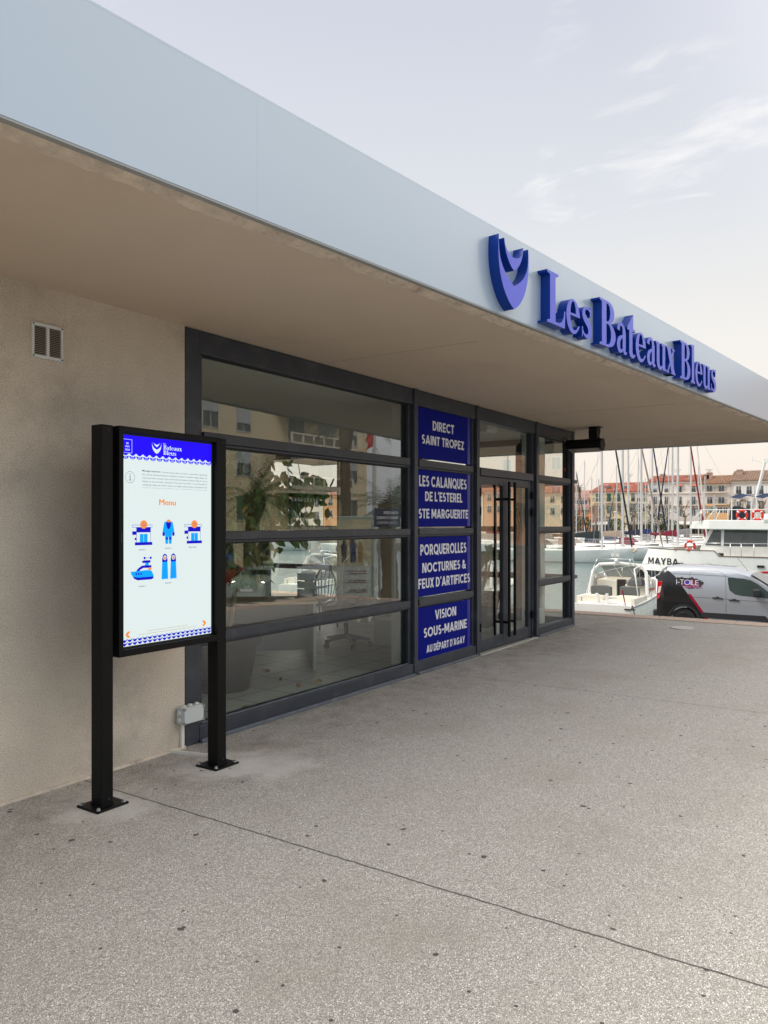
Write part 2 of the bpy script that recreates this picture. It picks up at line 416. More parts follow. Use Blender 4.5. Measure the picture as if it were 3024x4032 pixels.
# plain geometric capitals made of bars and arcs (height 100)
def sans(c, w):
    h = w / 2; V = lambda x, a=0, b=100: [(x - h, a), (x + h, a), (x + h, b), (x - h, b)]
    H = lambda y, a, b: [(a, y - h), (b, y - h), (b, y + h), (a, y + h)]

    def D(x0, y0, x1, y1):
        k = h * math.hypot(x1 - x0, y1 - y0) / abs(y1 - y0); return [(x0 - k, y0), (x0 + k, y0), (x1 + k, y1), (x1 - k, y1)]

    def A(cx, cy, rx, ry, a0, a1, n=22):
        return arc(cx, cy, rx + h, ry + h, a0, a1, n) + arc(cx, cy, rx - h, ry - h, a1, a0, n)
    t, b, m = 100 - h, h, 50
    T = {'I': ([V(h)], w), 'L': ([V(h), H(b, 0, 50)], 50), 'E': ([V(h), H(b, 0, 54), H(m, 0, 49), H(t, 0, 54)], 55), 'F': ([V(h), H(m, 0, 47), H(t, 0, 53)], 53),
         'T': ([V(30), H(t, 0, 60)], 60), 'D': ([V(h), H(t, 0, 30), H(b, 0, 30), A(29, 50, 41 - h, 50 - h, -90, 90)], 70),
         'P': ([V(h), H(t, 0, 32), H(42, 0, 32), A(32, 71 - h / 2, 28 - h, 29 - h / 2, -90, 90)], 60),
         'R': ([V(h), H(t, 0, 32), H(42, 0, 32), A(32, 71 - h / 2, 28 - h, 29 - h / 2, -90, 90), D(54, 0, 32, 44)], 64),
         'B': ([V(h), H(t, 0, 34), H(53, 0, 36), H(b, 0, 36), A(34, 76 - h / 2 + 1, 26 - h, 24 - h / 2, -90, 90), A(36, 27, 30 - h, 27 - h, -90, 90)], 66),
         'C': ([A(44, 50, 44 - h, 50 - h, 42, 318)], 78), 'G': ([A(44, 50, 44 - h, 50 - h, 44, 338), H(44, 46, 86), V(86 - h, 20, 44)], 88), 'O': ([A(46, 50, 46 - h, 50 - h, 0, 360, 40)], 92),
         'Q': ([A(46, 50, 46 - h, 50 - h, 0, 360, 40), D(84, -6, 58, 34)], 92), 'U': ([V(h, 34), V(68 - h, 34), A(34, 34, 34 - h, 34 - h, 180, 360)], 68), 'J': ([V(44 - h, 28), A(22, 28, 22 - h, 28 - h, 190, 360)], 44),
         'N': ([V(h), V(72 - h), D(66 - h, 0, 6 + h, 100)], 72), 'M': ([V(h), V(88 - h), D(44, 18, 4 + h, 100), D(44, 18, 84 - h, 100)], 88), 'H': ([V(h), V(70 - h), H(m, 0, 70)], 70),
         'A': ([D(h, 0, 40, 100), D(80 - h, 0, 40, 100), H(26, 16, 64)], 80), 'V': ([D(39, 0, h, 100), D(39, 0, 78 - h, 100)], 78), 'X': ([D(h, 0, 66 - h, 100), D(66 - h, 0, h, 100)], 66),
         'Y': ([D(36, 38, h, 100), D(36, 38, 72 - h, 100), V(36, 0, 42)], 72), 'Z': ([H(t, 2, 60), H(b, 0, 62), D(h + 3, 5, 57 - h, 95)], 62), 'S': ([A(29, 74 - h / 2, 26 - h, 26 - h / 2, 40, 262), A(29, 26 + h / 2, 28 - h, 26 - h / 2, -140, 90)], 58),
         "'": ([[(3, 74), (w - 2, 74), (w + 3, 102), (5, 102)]], w), '-': ([H(44, 0, 36)], 36), ' ': ([], 20),
         '&': ([A(31, 76, 20 - h, 24 - h, 0, 360, 26), A(29, 27, 29 - h, 27 - h, 60, 330), D(70, 0, 20, 66), D(48, 12, 66, 50)], 72)}
    T['É'] = (T['E'][0] + [[(20, 108), (32, 108), (46, 126), (30, 126)]], 55)
    return T[c]


def put_sans(mb, body, u0, u1, v0, v1, P, w0=.0015, weight=21, gap=9):
    total = sum(sans(c, weight)[1] + gap for c in body) - gap; sx = (u1 - u0) / total; sy = (v1 - v0) / 100; u = u0
    for c in body:
        pcs, a = sans(c, weight)
        for k, q in enumerate(pcs):
            n = len(q)
            if n > 12:                       # arcs as strips of quads
                hn = n // 2
                mb.add([P(u + x * sx, v0 + y * sy, w0 + .00012 * k) for x, y in q], [(i, i + 1, n - 2 - i, n - 1 - i) for i in range(hn - 1)])
            else:
                mb.add([P(u + x * sx, v0 + y * sy, w0 + .00012 * k) for x, y in q], [list(range(n))])
        u += (a + gap) * sx


def P_front(y):                       # surface facing -Y (towards the square)
    return lambda u, v, w: Vector((u, y - w, v))


def P_left(x):                        # surface facing -X, u runs along +Y
    return lambda u, v, w: Vector((x - w, u, v))


def P_top(z):
    return lambda u, v, w: Vector((u, v, z + w))

# ------------------------------------------------------------------ common materials
M_RENDER = mat('wall_render', lin(214, 201, 183), .92, var=.13, scale=1.6, bump=1.0, bscale=110, stain=(lin(142, 128, 114), 1.3, .45), grain=(130, .24))
M_SOFFIT = mat('soffit_paint', lin(207, 190, 170), .85, var=.05, scale=.9, bump=.12, bscale=40, stain=(lin(168, 150, 132), .55, .35))
M_EDGE = mat('rough_concrete', lin(218, 204, 186), .95, var=.25, scale=14, bump=1.0, bscale=45, stain=(lin(104, 88, 76), 7, .75))
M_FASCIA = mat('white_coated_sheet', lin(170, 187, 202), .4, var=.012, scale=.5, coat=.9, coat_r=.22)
M_TRIM = mat('grey_sheet_trim', lin(150, 152, 150), .5, var=.06)
M_FRAME = mat('grey_coated_aluminium', lin(52, 57, 66), .42, var=.16, scale=5, bump=.05, bscale=80, stain=(lin(118, 116, 114), 5, .25))
M_FRAME2 = mat('frame_sill', lin(92, 98, 106), .5, var=.22, scale=6, stain=(lin(150, 150, 148), 8, .5))
M_GASKET = mat('black_gasket', (.012, .012, .013), .6)
M_GLASS = glass('window_glass', (.95, .97, .955), .125)
M_BLACK = mat('black_powder_coat', (.005, .005, .0055), .42, spec=.16, bump=.04, bscale=500)
M_STEEL = mat('zinc_bolt', (.55, .57, .6), .3, 1.0)
M_SIGN = mat('royal_blue_vinyl', lin(3, 18, 128), .55, spec=.08)
M_SIGN2 = mat('royal_blue_strip', lin(14, 16, 150), .3)
M_WHITE = mat('white_lettering', lin(232, 232, 236), .5)
M_WPLAST = mat('white_plastic', lin(214, 216, 212), .45, var=.04, scale=20)
M_GELCOAT = mat('white_gelcoat', lin(232, 231, 226), .28, var=.05, scale=1.2, coat=.3)
M_DARKGLASS = mat('dark_tinted_glass', (.02, .024, .026), .06, spec=.7)
M_RUBBER = mat('rubber', (.02, .02, .021), .75)
M_CHROME = mat('stainless_rail', (.72, .73, .74), .22, 1.0)
M_RED = mat('lifebuoy_red', lin(214, 52, 34), .5)


# ------------------------------------------------------------------ ground
def ground_material():
    m = bpy.data.materials.new('exposed_aggregate'); m.use_nodes = True
    nt = m.node_tree; N = nt.nodes; L = nt.links; p = N['Principled BSDF']; p.inputs['Roughness'].default_value = .85
    g = N.new('ShaderNodeNewGeometry'); pos = g.outputs['Position']

    def noise(scale, detail=4, rough=.55):
        n = N.new('ShaderNodeTexNoise'); n.inputs['Scale'].default_value = scale; n.inputs['Detail'].default_value = detail; n.inputs['Roughness'].default_value = rough
        L.new(pos, n.inputs['Vector']); return n.outputs[0]

    def rng(v, a, b, c, d, smooth=False):
        r = N.new('ShaderNodeMapRange'); r.inputs[1].default_value = a; r.inputs[2].default_value = b; r.inputs[3].default_value = c; r.inputs[4].default_value = d
        if smooth: r.interpolation_type = 'SMOOTHSTEP'
        L.new(v, r.inputs[0]); return r.outputs[0]

    def mixc(f, a, b):
        x = N.new('ShaderNodeMix'); x.data_type = 'RGBA'
        for k, v in ((0, f), (6, a), (7, b)):
            if isinstance(v, tuple): x.inputs[k].default_value = (*v, 1)
            elif isinstance(v, float): x.inputs[k].default_value = v
            else: L.new(v, x.inputs[k])
        return x.outputs[2]

    def mth(op, a, b):
        n = N.new('ShaderNodeMath'); n.operation = op
        for i, v in enumerate((a, b)):
            if isinstance(v, (int, float)): n.inputs[i].default_value = v
            else: L.new(v, n.inputs[i])
        return n.outputs[0]
    # flatten to 2-D so that the pebbles are cut at the surface
    warp = N.new('ShaderNodeTexNoise'); warp.inputs['Scale'].default_value = 60; L.new(pos, warp.inputs['Vector'])
    wv = N.new('ShaderNodeVectorMath'); wv.operation = 'MULTIPLY_ADD'; L.new(warp.outputs['Color'], wv.inputs[0]); wv.inputs[1].default_value = (.008, .008, 0); L.new(pos, wv.inputs[2])
    vo = N.new('ShaderNodeTexVoronoi'); vo.feature = 'F1'; vo.inputs['Scale'].default_value = 150; vo.inputs['Randomness'].default_value = 1; L.new(wv.outputs[0], vo.inputs['Vector'])
    ve = N.new('ShaderNodeTexVoronoi'); ve.feature = 'DISTANCE_TO_EDGE'; ve.inputs['Scale'].default_value = 150; L.new(wv.outputs[0], ve.inputs['Vector'])
    sc = N.new('ShaderNodeSeparateColor'); L.new(vo.outputs['Color'], sc.inputs[0])
    ramp = N.new('ShaderNodeValToRGB'); L.new(sc.outputs[0], ramp.inputs[0]); e = ramp.color_ramp.elements
    e[0].position = 0; e[0].color = (*lin(182, 176, 166), 1); e[1].position = 1; e[1].color = (*lin(252, 250, 245), 1)
    for q, c in ((.3, lin(209, 203, 193)), (.55, lin(221, 215, 206)), (.8, lin(238, 234, 227))):
        k = e.new(q); k.color = (*c, 1)
    mortar = lin(142, 137, 129)
    stone = mixc(rng(ve.outputs[0], .03, .16, 0., 1., True), mortar, ramp.outputs[0])
    # broad weathering, brown dirt towards the façade, grey wear
    big = noise(.9, 6, .6); med = noise(4.5, 6, .65)
    col = mixc(rng(big, .46, .72, 0., .45, True), stone, lin(168, 157, 145))
    col = mixc(rng(med, .55, .8, 0., .30, True), col, lin(154, 149, 142))
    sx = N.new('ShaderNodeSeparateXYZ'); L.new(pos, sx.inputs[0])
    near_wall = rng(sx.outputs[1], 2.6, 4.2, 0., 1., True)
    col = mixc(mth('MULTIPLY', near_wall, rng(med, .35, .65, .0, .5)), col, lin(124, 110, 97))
    # pale dust left by drilling around the two post plates
    for cx, cy in ((2.72, 3.7), (3.6, 3.68), (3.78, 3.45)):
        dd = N.new('ShaderNodeVectorMath'); dd.operation = 'DISTANCE'; L.new(pos, dd.inputs[0]); dd.inputs[1].default_value = (cx, cy, 0)
        w = mth('ADD', dd.outputs['Value'], rng(med, .3, .7, -.1, .1))
        col = mixc(rng(w, .10, .40, .6, 0., True), col, lin(226, 221, 214))
    # chewing-gum spots
    for scl, thr, seed in ((1.55, .026, 3.1), (2.6, .034, 17.7), (4.2, .034, 41.)):
        mp = N.new('ShaderNodeVectorMath'); mp.operation = 'ADD'; L.new(pos, mp.inputs[0]); mp.inputs[1].default_value = (seed, seed * .7, 0)
        v = N.new('ShaderNodeTexVoronoi'); v.voronoi_dimensions = '2D'; v.inputs['Scale'].default_value = scl; L.new(mp.outputs[0], v.inputs['Vector'])
        vc = N.new('ShaderNodeSeparateColor'); L.new(v.outputs['Color'], vc.inputs[0])
        ex = rng(vc.outputs[1], .66, .67, 0., 1.)
        dd = mth('ADD', v.outputs['Distance'], rng(noise(45, 2), .3, .7, -.014, .014))
        f = mth('MULTIPLY', rng(dd, thr * .75, thr, .9, 0., True), ex)
        col = mixc(f, col, lin(70, 64, 62))
    # joints across the paving every 4.2 m
    for x, js in ((-1.3, .8), (2.92, .85), (7.1, .55), (11.35, .3)):
        d = mth('ABSOLUTE', mth('ADD', mth('SUBTRACT', sx.outputs[0], x), rng(noise(9, 2), .2, .8, -.006, .006)), 0)
        col = mixc(rng(d, .003, .0085, js, 0., True), col, lin(58, 54, 50))
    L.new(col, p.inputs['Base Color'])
    b = N.new('ShaderNodeBump'); b.inputs['Strength'].default_value = .55; b.inputs['Distance'].default_value = .003
    L.new(rng(ve.outputs[0], 0, .2, 0., 1., True), b.inputs['Height']); L.new(b.outputs[0], p.inputs['Normal'])
    return m


ROAD, WATER = -1.46, -2.1
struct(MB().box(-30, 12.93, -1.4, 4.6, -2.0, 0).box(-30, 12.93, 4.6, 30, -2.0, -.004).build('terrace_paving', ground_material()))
M_COPING = mat('pink_coping_stone', lin(206, 182, 164), .85, var=.1, scale=9, bump=.3, bscale=120)
cp = MB(); y = -1.4
while y < 30:
    cp.box(12.94, 13.36, y + .004, y + 1.19, -.14, .012); y += 1.2
x = -30.0
while x < 12.9:
    cp.box(x + .004, min(x + 1.19, 13.36), -1.80, -1.404, -.14, .012); x += 1.2
struct(MB().box(-30, 13.3, -1.75, -1.41, -2, -.15).build('terrace_side_base', M_EDGE))
struct(cp.build('kerb_coping', M_COPING, bevel=.012))
struct(MB().box(12.95, 13.30, -1.4, 30, -2, -.15).build('terrace_edge_base', M_EDGE))
M_ASPH = mat('asphalt', (.075, .073, .07), .9, var=.2, scale=3, bump=.4, bscale=150)
M_QUAY = mat('quay_concrete', lin(168, 160, 148), .9, var=.15, scale=2, bump=.4, bscale=50)
struct(MB().box(13.31, 24.7, -70, 60, -1.7, ROAD).build('quay_road', M_ASPH))
struct(MB().box(24.7, 25.3, -70, 60, -3.3, ROAD + .02).build('quay_edge', M_QUAY, bevel=.02))
struct(MB().box(-60, 13.30, -60, -1.6, -1.7, ROAD - .004).build('street', M_ASPH))
zb = MB()
for i in range(11): zb.box(15.4 + i * 1.0, 15.9 + i * 1.0, -11.9, -8.4, ROAD - .002, ROAD + .004)
struct(zb.build('crosswalk_stripes', mat('road_paint', lin(215, 214, 208), .7, var=.12, scale=6)))
wm = mat('harbour_water', lin(96, 116, 116), .12, spec=.5, var=.05, scale=.2, bump=.0)
nt = wm.node_tree; nz = nt.nodes.new('ShaderNodeTexNoise'); nz.inputs['Scale'].default_value = 1.6; nz.inputs['Detail'].default_value = 5
gg = nt.nodes.new('ShaderNodeNewGeometry'); nt.links.new(gg.outputs['Position'], nz.inputs['Vector'])
bp = nt.nodes.new('ShaderNodeBump'); bp.inputs['Strength'].default_value = .5; bp.inputs['Distance'].default_value = .12
nt.links.new(nz.outputs[0], bp.inputs['Height']); nt.links.new(bp.outputs[0], nt.nodes['Principled BSDF'].inputs['Normal'])
struct(MB().box(25.2, 178, -160, 160, -3.4, WATER).build('water', wm))
struct(MB().box(178, 1400, -900, 900, -3.4, -1.3).build('far_quay_ground', mat('far_quay', lin(176, 166, 152), .9, var=.12, scale=.3)))
struct(MB().box(112, 114.2, -60, 90, -2.9, -1.6).build('pontoon', mat('pontoon_planks', lin(150, 138, 122), .85, var=.15, scale=3)))

# ------------------------------------------------------------------ the harbour office
P0 = Vector((1.431, 2.51)); DV = Vector((.99523, -.09751)); NV = Vector((-.09751, -.99523))


def PF(u, v, w): return Vector((P0.x + DV.x * u + NV.x * w, P0.y + DV.y * u + NV.y * w, v))


office = thing('office_building', (3.7, 4.2, 0), 'beige harbour office with white overhanging roof and grey framed shopfront', 'building')
ZC = 2.972
wall = MB().box(-6, 3.735, 4.2, 4.5, 0, 3.0).build('wall', M_RENDER, office)
MB().box(-6, 3.735, 4.185, 4.2, 0, .018).build('mortar_fillet', M_EDGE, wall)
# roof slab with the overhang; the fascia runs at a slight angle to the shopfront
t_end = 13.35
q0 = PF(-7, 0, 0); q1 = PF(t_end, 0, 0); xe = q1.x
b0 = PF(-7, 0, -.19); b1 = PF(t_end, 0, -.19)
roof = MB().prism([(b0.x, b0.y), (xe - .06, b1.y), (xe - .06, 12.0), (b0.x, 12.0)], P_top(0), ZC, 3.40).build('roof_slab', M_SOFFIT, office)
eb = MB(); n = 420
rings = []
for i in range(n + 1):
    u = -7 + (t_end + 7 - .06) * i / n; r1, r2, r3 = rnd.uniform(-.008, .008), rnd.uniform(-.006, .006), rnd.uniform(-.006, .004)
    if rnd.random() < .12: r1 += .022; r3 += .012
    rings.append([PF(u, 3.3, -.04), PF(u, 2.99 + max(0, r1), -.042), PF(u, 2.955 + r3, -.10 + r2), PF(u, 2.952 + r3 * .6, -.15 + r2), PF(u, 2.975, -.195), PF(u, 3.3, -.195)])
eb.loft(rings).build('concrete_drip_edge', M_EDGE, roof)
seams = [-7, -4.8, -1.84, 1.13, 4.07, 5.59, 8.63, 11.6, t_end]
for a, b in zip(seams, seams[1:]):
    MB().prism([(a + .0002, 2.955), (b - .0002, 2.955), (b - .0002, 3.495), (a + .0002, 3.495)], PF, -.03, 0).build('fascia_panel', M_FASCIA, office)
MB().prism([(-7, 2.945), (t_end, 2.945), (t_end, 2.953), (-7, 2.953)], PF, -.032, .0).build('fascia_drip_trim', M_TRIM, office)
MB().prism([(-7, 3.4955), (t_end, 3.4955), (t_end, 3.506), (-7, 3.506)], PF, -.2, .0).build('roof_coping', M_FASCIA, office)
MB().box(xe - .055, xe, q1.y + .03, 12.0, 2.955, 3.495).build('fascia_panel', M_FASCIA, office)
# faint board lines of the soffit
sl = MB()
for xx in (1.1, 5.3, 9.4, 13.0):
    MB().box(xx, xx + .006, 2.7 if xx < 8 else 2.2, 4.15, ZC - .0025, ZC + .01).build('soffit_joint', mat('soffit_joint', lin(184, 166, 148), .9), roof)

# interior
EX = 11.45
M_TILE = mat('floor_tile', lin(150, 150, 142), .38, var=.08, scale=2)
nt = M_TILE.node_tree; br = nt.nodes.new('ShaderNodeTexBrick'); gp = nt.nodes.new('ShaderNodeNewGeometry'); nt.links.new(gp.outputs['Position'], br.inputs['Vector'])
br.offset = 0; br.inputs['Scale'].default_value = 1; br.inputs['Brick Width'].default_value = .45; br.inputs['Row Height'].default_value = .45; br.inputs['Mortar Size'].default_value = .006
br.inputs['Color1'].default_value = (*lin(186, 188, 180), 1); br.inputs['Color2'].default_value = (*lin(180, 182, 175), 1); br.inputs['Mortar'].default_value = (*lin(60, 60, 58), 1)
nt.links.new(br.outputs[0], nt.nodes['Principled BSDF'].inputs['Base Color'])
M_INT = mat('interior_paint', lin(224, 226, 220), .9, var=.04)
MB().box(3.74, EX - .05, 4.33, 10.6, 0.002, .02).build('interior_floor', M_TILE, office)
MB().box(3.6, EX + .1, 10.5, 10.7, 0, 3.0).build('back_wall', M_INT, office)
MB().box(3.45, 3.75, 4.5, 10.5, 0, 3.0).build('side_wall', M_INT, office)
MB().box(3.76, EX - .02, 4.36, 10.5, 2.90, 2.965).build('interior_ceiling', M_INT, office)
MB().box(EX - .12, EX + .06, 7.0, 8.62, 0, 3.0).build('end_wall', M_RENDER, office)
MB().box(11.02, 11.2, 4.56, 4.86, .02, 2.9).build('pillar', M_INT, office)
MB().box(7.02, 7.14, 4.5, 4.62, .02, 2.9).build('pillar', M_INT, office)

# shopfront
RAILS = [(2.15, 2.245), (1.435, 1.52), (.69, .78)]
YF, YG = 4.2, 4.275            # frame front, glass front


def pane(par, x0, x1, z0, z1, y=YG):
    return MB().box(x0, x1, y, y + .008, z0, z1).build('pane', M_GLASS, par)


def bay_frame(name, x0, x1, rails, panes, label=None):
    fr = MB()
    fr.box(x0, x1, YF + .005, YF + .12, 2.805, 2.968)
    fr.box(x0, x1, YF, YF + .12, .004, .125)
    fr.box(x0, x0 + .05, YF + .03, YF + .115, .126, 2.804).box(x1 - .05, x1, YF + .03, YF + .115, .126, 2.804)
    w = fr.build(name, M_FRAME, office, bevel=.004)
    for a, b in rails:
        m = MB().box(x0 + .051, x1 - .051, YF + .006, YF + .12, a + .022, b).box(x0 + .051, x1 - .051, YF + .034, YF + .12, a, a + .021)
        m.build('rail', M_FRAME, w, bevel=.003)
    MB().box(x0, x1, YF - .03, YF - .001, .0, .03).build('sill', M_FRAME2, w, bevel=.006)
    MB().box(x0 + .051, x1 - .051, YF + .028, YF + .05, .126, .136).build('sill_bead', M_FRAME2, w)
    edges = [.126] + [z for a, b in rails[::-1] for z in (a, b)] + [2.804]
    for i in range(0, len(edges), 2):
        if panes: pane(w, x0 + .052, x1 - .052, edges[i] + .001, edges[i + 1] - .001)
    gk = MB()
    for i in range(0, len(edges), 2):
        a, b = edges[i] + .0015, edges[i + 1] - .0015
        gk.box(x0 + .0515, x0 + .062, YF + .055, YG - .001, a, b).box(x1 - .062, x1 - .0515, YF + .055, YG - .001, a, b)
        gk.box(x0 + .0625, x1 - .0625, YF + .055, YG - .001, b - .009, b)
    gk.build('gasket', M_GASKET, w)
    return w


w1 = bay_frame('window', 3.875, 6.795, RAILS, True)
MB().box(3.745, 3.874, YF + .004, YF + .12, .004, 2.967).build('jamb', M_FRAME, office, bevel=.004)
w2 = bay_frame('window', 6.875, 8.205, RAILS, True)
w4 = bay_frame('window', 10.075, 11.40, RAILS, True)
for x in (6.835, 8.245, 10.035):
    MB().box(x - .035, x + .035, YF - .012, YF + .13, .0, 2.97).build('mullion', M_FRAME, office, bevel=.004)
MB().box(11.402, 11.5, YF - .005, YF + .10, .0, 2.969).build('corner_post', M_FRAME, office, bevel=.004)
# door bay
db = MB().box(8.285, 9.995, YF + .005, YF + .12, 2.805, 2.968).box(8.285, 8.345, YF + .03, YF + .115, .0, 2.804).box(9.935, 9.995, YF + .03, YF + .115, .0, 2.804)
db.box(8.346, 9.934, YF + .006, YF + .12, 2.15, 2.245)
dbay = db.build('door_frame', M_FRAME, office, bevel=.004)
pane(dbay, 8.346, 9.934, 2.246, 2.804)
MB().box(8.29, 9.99, YF - .04, YF + .02, .0, .012).build('threshold', mat('worn_threshold', lin(190, 186, 176), .7, var=.2, scale=20), dbay)
for x0, x1, hx in ((8.348, 9.138, 9.055), (9.142, 9.932, 9.225)):
    d = MB().box(x0, x0 + .085, YF + .045, YF + .1, .02, 2.148).box(x1 - .085, x1, YF + .045, YF + .1, .02, 2.148)
    d.box(x0 + .0855, x1 - .0855, YF + .045, YF + .1, 2.05, 2.148).box(x0 + .0855, x1 - .0855, YF + .045, YF + .1, .02, .16)
    leaf = d.build('door', M_FRAME, office, bevel=.004)
    pane(leaf, x0 + .086, x1 - .086, .161, 2.049, YF + .07)
    h = MB().tube([(hx, YF - .035, .13), (hx, YF - .035, 2.10)], .019, 12)
    for z in (.31, 1.88): h.tube([(hx, YF + .046, z), (hx, YF - .035, z)], .016, 10)
    h.tube([(hx, YF + .16, .13), (hx, YF + .16, 2.10)], .019, 12)
    for z in (.31, 1.88): h.tube([(hx, YF + .16, z), (hx, YF + .1, z)], .016, 10)
    h.build('handle', M_BLACK, leaf, smooth='auto')
    for z in (.32, 1.72, 1.95): MB().tube([(x1 - .006 if hx > 9.1 else x0 + .006, YF + .02, z - .05), (x1 - .006 if hx > 9.1 else x0 + .006, YF + .02, z + .05)], .016, 8).build('hinge', M_BLACK, leaf, smooth='auto')
# glazed end wall towards the harbour
YE = [(4.30, 5.0), (5.08, 6.98), (8.66, 10.48)]
for a, b in YE:
    fr = MB().box(EX - .05, EX + .05, a, b, 2.805, 2.968).box(EX - .05, EX + .05, a, b, .004, .125).box(EX - .04, EX + .04, a, a + .06, .126, 2.804).box(EX - .04, EX + .04, b - .06, b, .126, 2.804)
    w = fr.build('window', M_FRAME, office)
    for z0, z1 in RAILS: MB().box(EX - .05, EX + .06, a + .061, b - .061, z0, z1).build('rail', M_FRAME, w)
    ed = [.126, .69, .78, 1.435, 1.52, 2.15, 2.245, 2.804]
    for i in range(0, 8, 2): MB().box(EX - .004, EX + .004, a + .062, b - .062, ed[i] + .001, ed[i + 1] - .001).build('pane', M_GLASS, w)
MB().box(EX - .05, EX + .055, 5.001, 5.079, 0, 2.969).build('mullion', M_FRAME, office)
for z0, z1 in (RAILS[0], RAILS[2]): MB().box(11.46, 11.60, YF - .012, YF + .06, z0 + .03, z1 - .01).build('rail_end', M_FRAME2, office, bevel=.003)

# blue lettered panels in the second bay
SIGNS = [('blue panel lettered DIRECT SAINT TROPEZ, topmost beside the door', 2.262, 2.80, [('DIRECT', 7.24, 7.73, 2.579, 2.682, .03), ('SAINT TROPEZ', 7.01, 7.97, 2.419, 2.517, .03)]),
         ('blue panel lettered LES CALANQUES DE L\'ESTEREL STE MARGUERITE, second from top', 1.538, 2.143, [('LES CALANQUES', 6.955, 8.035, 1.966, 2.082, .03), ("DE L'ESTEREL", 7.08, 7.93, 1.812, 1.915, .03), ('STE MARGUERITE', 6.945, 8.075, 1.628, 1.730, .03)]),
         ('blue panel lettered PORQUEROLLES NOCTURNES & FEUX D\'ARTIFICES, third from top', .80, 1.427, [('PORQUEROLLES', 6.98, 8.03, 1.236, 1.352, .03), ('NOCTURNES &', 7.02, 8.01, 1.05, 1.154, .03), ("FEUX D'ARTIFICES", 6.94, 8.12, .885, .990, .03)]),
         ('blue panel lettered VISION SOUS-MARINE AU DEPART D\'AGAY, lowest beside the door', .137, .683, [('VISION', 7.29, 7.78, .53, .633, .03), ('SOUS-MARINE', 7.05, 8.04, .359, .462, .03), ("AU DÉPART D'AGAY", 7.11, 7.99, .193, .295, .022)])]
for lab, z0, z1, lines in SIGNS:
    s = thing('sign_panel', (7.54, 4.26, z0), lab, 'sign', 'blue sign panels in the shopfront')
    MB().box(6.884, 8.03, 4.222, 4.237, z0, z1).build('panel', M_SIGN, s)
    MB().box(8.032, 8.10, 4.224, 4.237, z0, z1).build('edge_strip', M_SIGN2, s)
    for body, u0, u1, v0, v1, bold in lines:
        ws_ = body.split(' '); un = [sum(sans(c, 20)[1] + 9 for c in w_) - 9 for w_ in ws_]; a0, a1 = u0 * .9934 + .032, u1 * .9934 + .022
        k = (a1 - a0) / (sum(un) + 38 * (len(ws_) - 1)); u = a0
        for w_, n_ in zip(ws_, un):
            t = MB(); put_sans(t, w_, u, u + n_ * k, v0, v1 - (.022 if 'É' in body else 0), P_front(4.222), .0015, 20); t.build('lettering', M_WHITE, s, fix=False); u += (n_ + 38) * k

# roof sign
M_LFACE = mat('letter_face_sky_tint', lin(94, 102, 220), .35, var=.03, scale=2, spec=.3)  # bright sky mirrored in the blue faces is put into this lavender colour
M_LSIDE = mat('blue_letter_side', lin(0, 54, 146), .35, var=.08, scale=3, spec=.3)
rs = thing('roof_sign', PF(5.2, 2.98, 0), 'raised blue lettering Les Bateaux Bleus with shield emblem on white fascia', 'sign')
D1 = .075
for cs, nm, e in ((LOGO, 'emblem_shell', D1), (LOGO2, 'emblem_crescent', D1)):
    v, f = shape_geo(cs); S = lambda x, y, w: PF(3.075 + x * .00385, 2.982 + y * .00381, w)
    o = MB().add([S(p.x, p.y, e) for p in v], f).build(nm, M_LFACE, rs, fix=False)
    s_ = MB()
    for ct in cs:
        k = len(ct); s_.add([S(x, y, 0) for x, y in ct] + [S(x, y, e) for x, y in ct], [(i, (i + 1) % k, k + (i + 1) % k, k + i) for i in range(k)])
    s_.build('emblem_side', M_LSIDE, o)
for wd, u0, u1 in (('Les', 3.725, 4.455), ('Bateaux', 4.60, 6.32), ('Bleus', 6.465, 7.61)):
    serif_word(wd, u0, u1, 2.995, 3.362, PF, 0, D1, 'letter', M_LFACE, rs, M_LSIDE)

# wall vent
vt = thing('wall_vent', (2.687, 4.2, 2.55), 'white square ventilation grille with two louvred halves high on beige wall', 'vent')
fr = MB()
vx0, vx1, vz0, vz1 = 2.578, 2.778, 2.548, 2.752
for a, b, c, d in ((vx0, vx0 + .014, vz0, vz1), (vx1 - .014, vx1, vz0, vz1), (vx0 + .0145, vx1 - .0145, vz0, vz0 + .018), (vx0 + .0145, vx1 - .0145, vz1 - .018, vz1), (2.669, 2.687, vz0 + .0185, vz1 - .0185)):
    fr.box(a, b, 4.182, 4.2, c, d)
fr.build('frame', M_WPLAST, vt, bevel=.002)
MB().box(vx0 + .01, vx1 - .01, 4.196, 4.199, vz0 + .01, vz1 - .01).build('backing', mat('vent_shadow', (.05, .045, .04), .9), vt)
for xa, xb in ((vx0 + .015, 2.668), (2.688, vx1 - .015)):
    ls = MB()
    for i in range(16):
        z = vz0 + .02 + i * .0104; ls.add([(xa, 4.186, z), (xb, 4.186, z), (xb, 4.195, z + .007), (xa, 4.195, z + .007)], [(0, 1, 2, 3)])
    ls.build('louvres', mat('louvre_beige', lin(190, 178, 160), .6), vt)
for x in (vx0 + .008, vx1 - .008):
    for z in (vz0 + .009, vz1 - .009): MB().tube([(x, 4.1825, z), (x, 4.180, z)], .005, 8).build('screw', M_GASKET, vt)

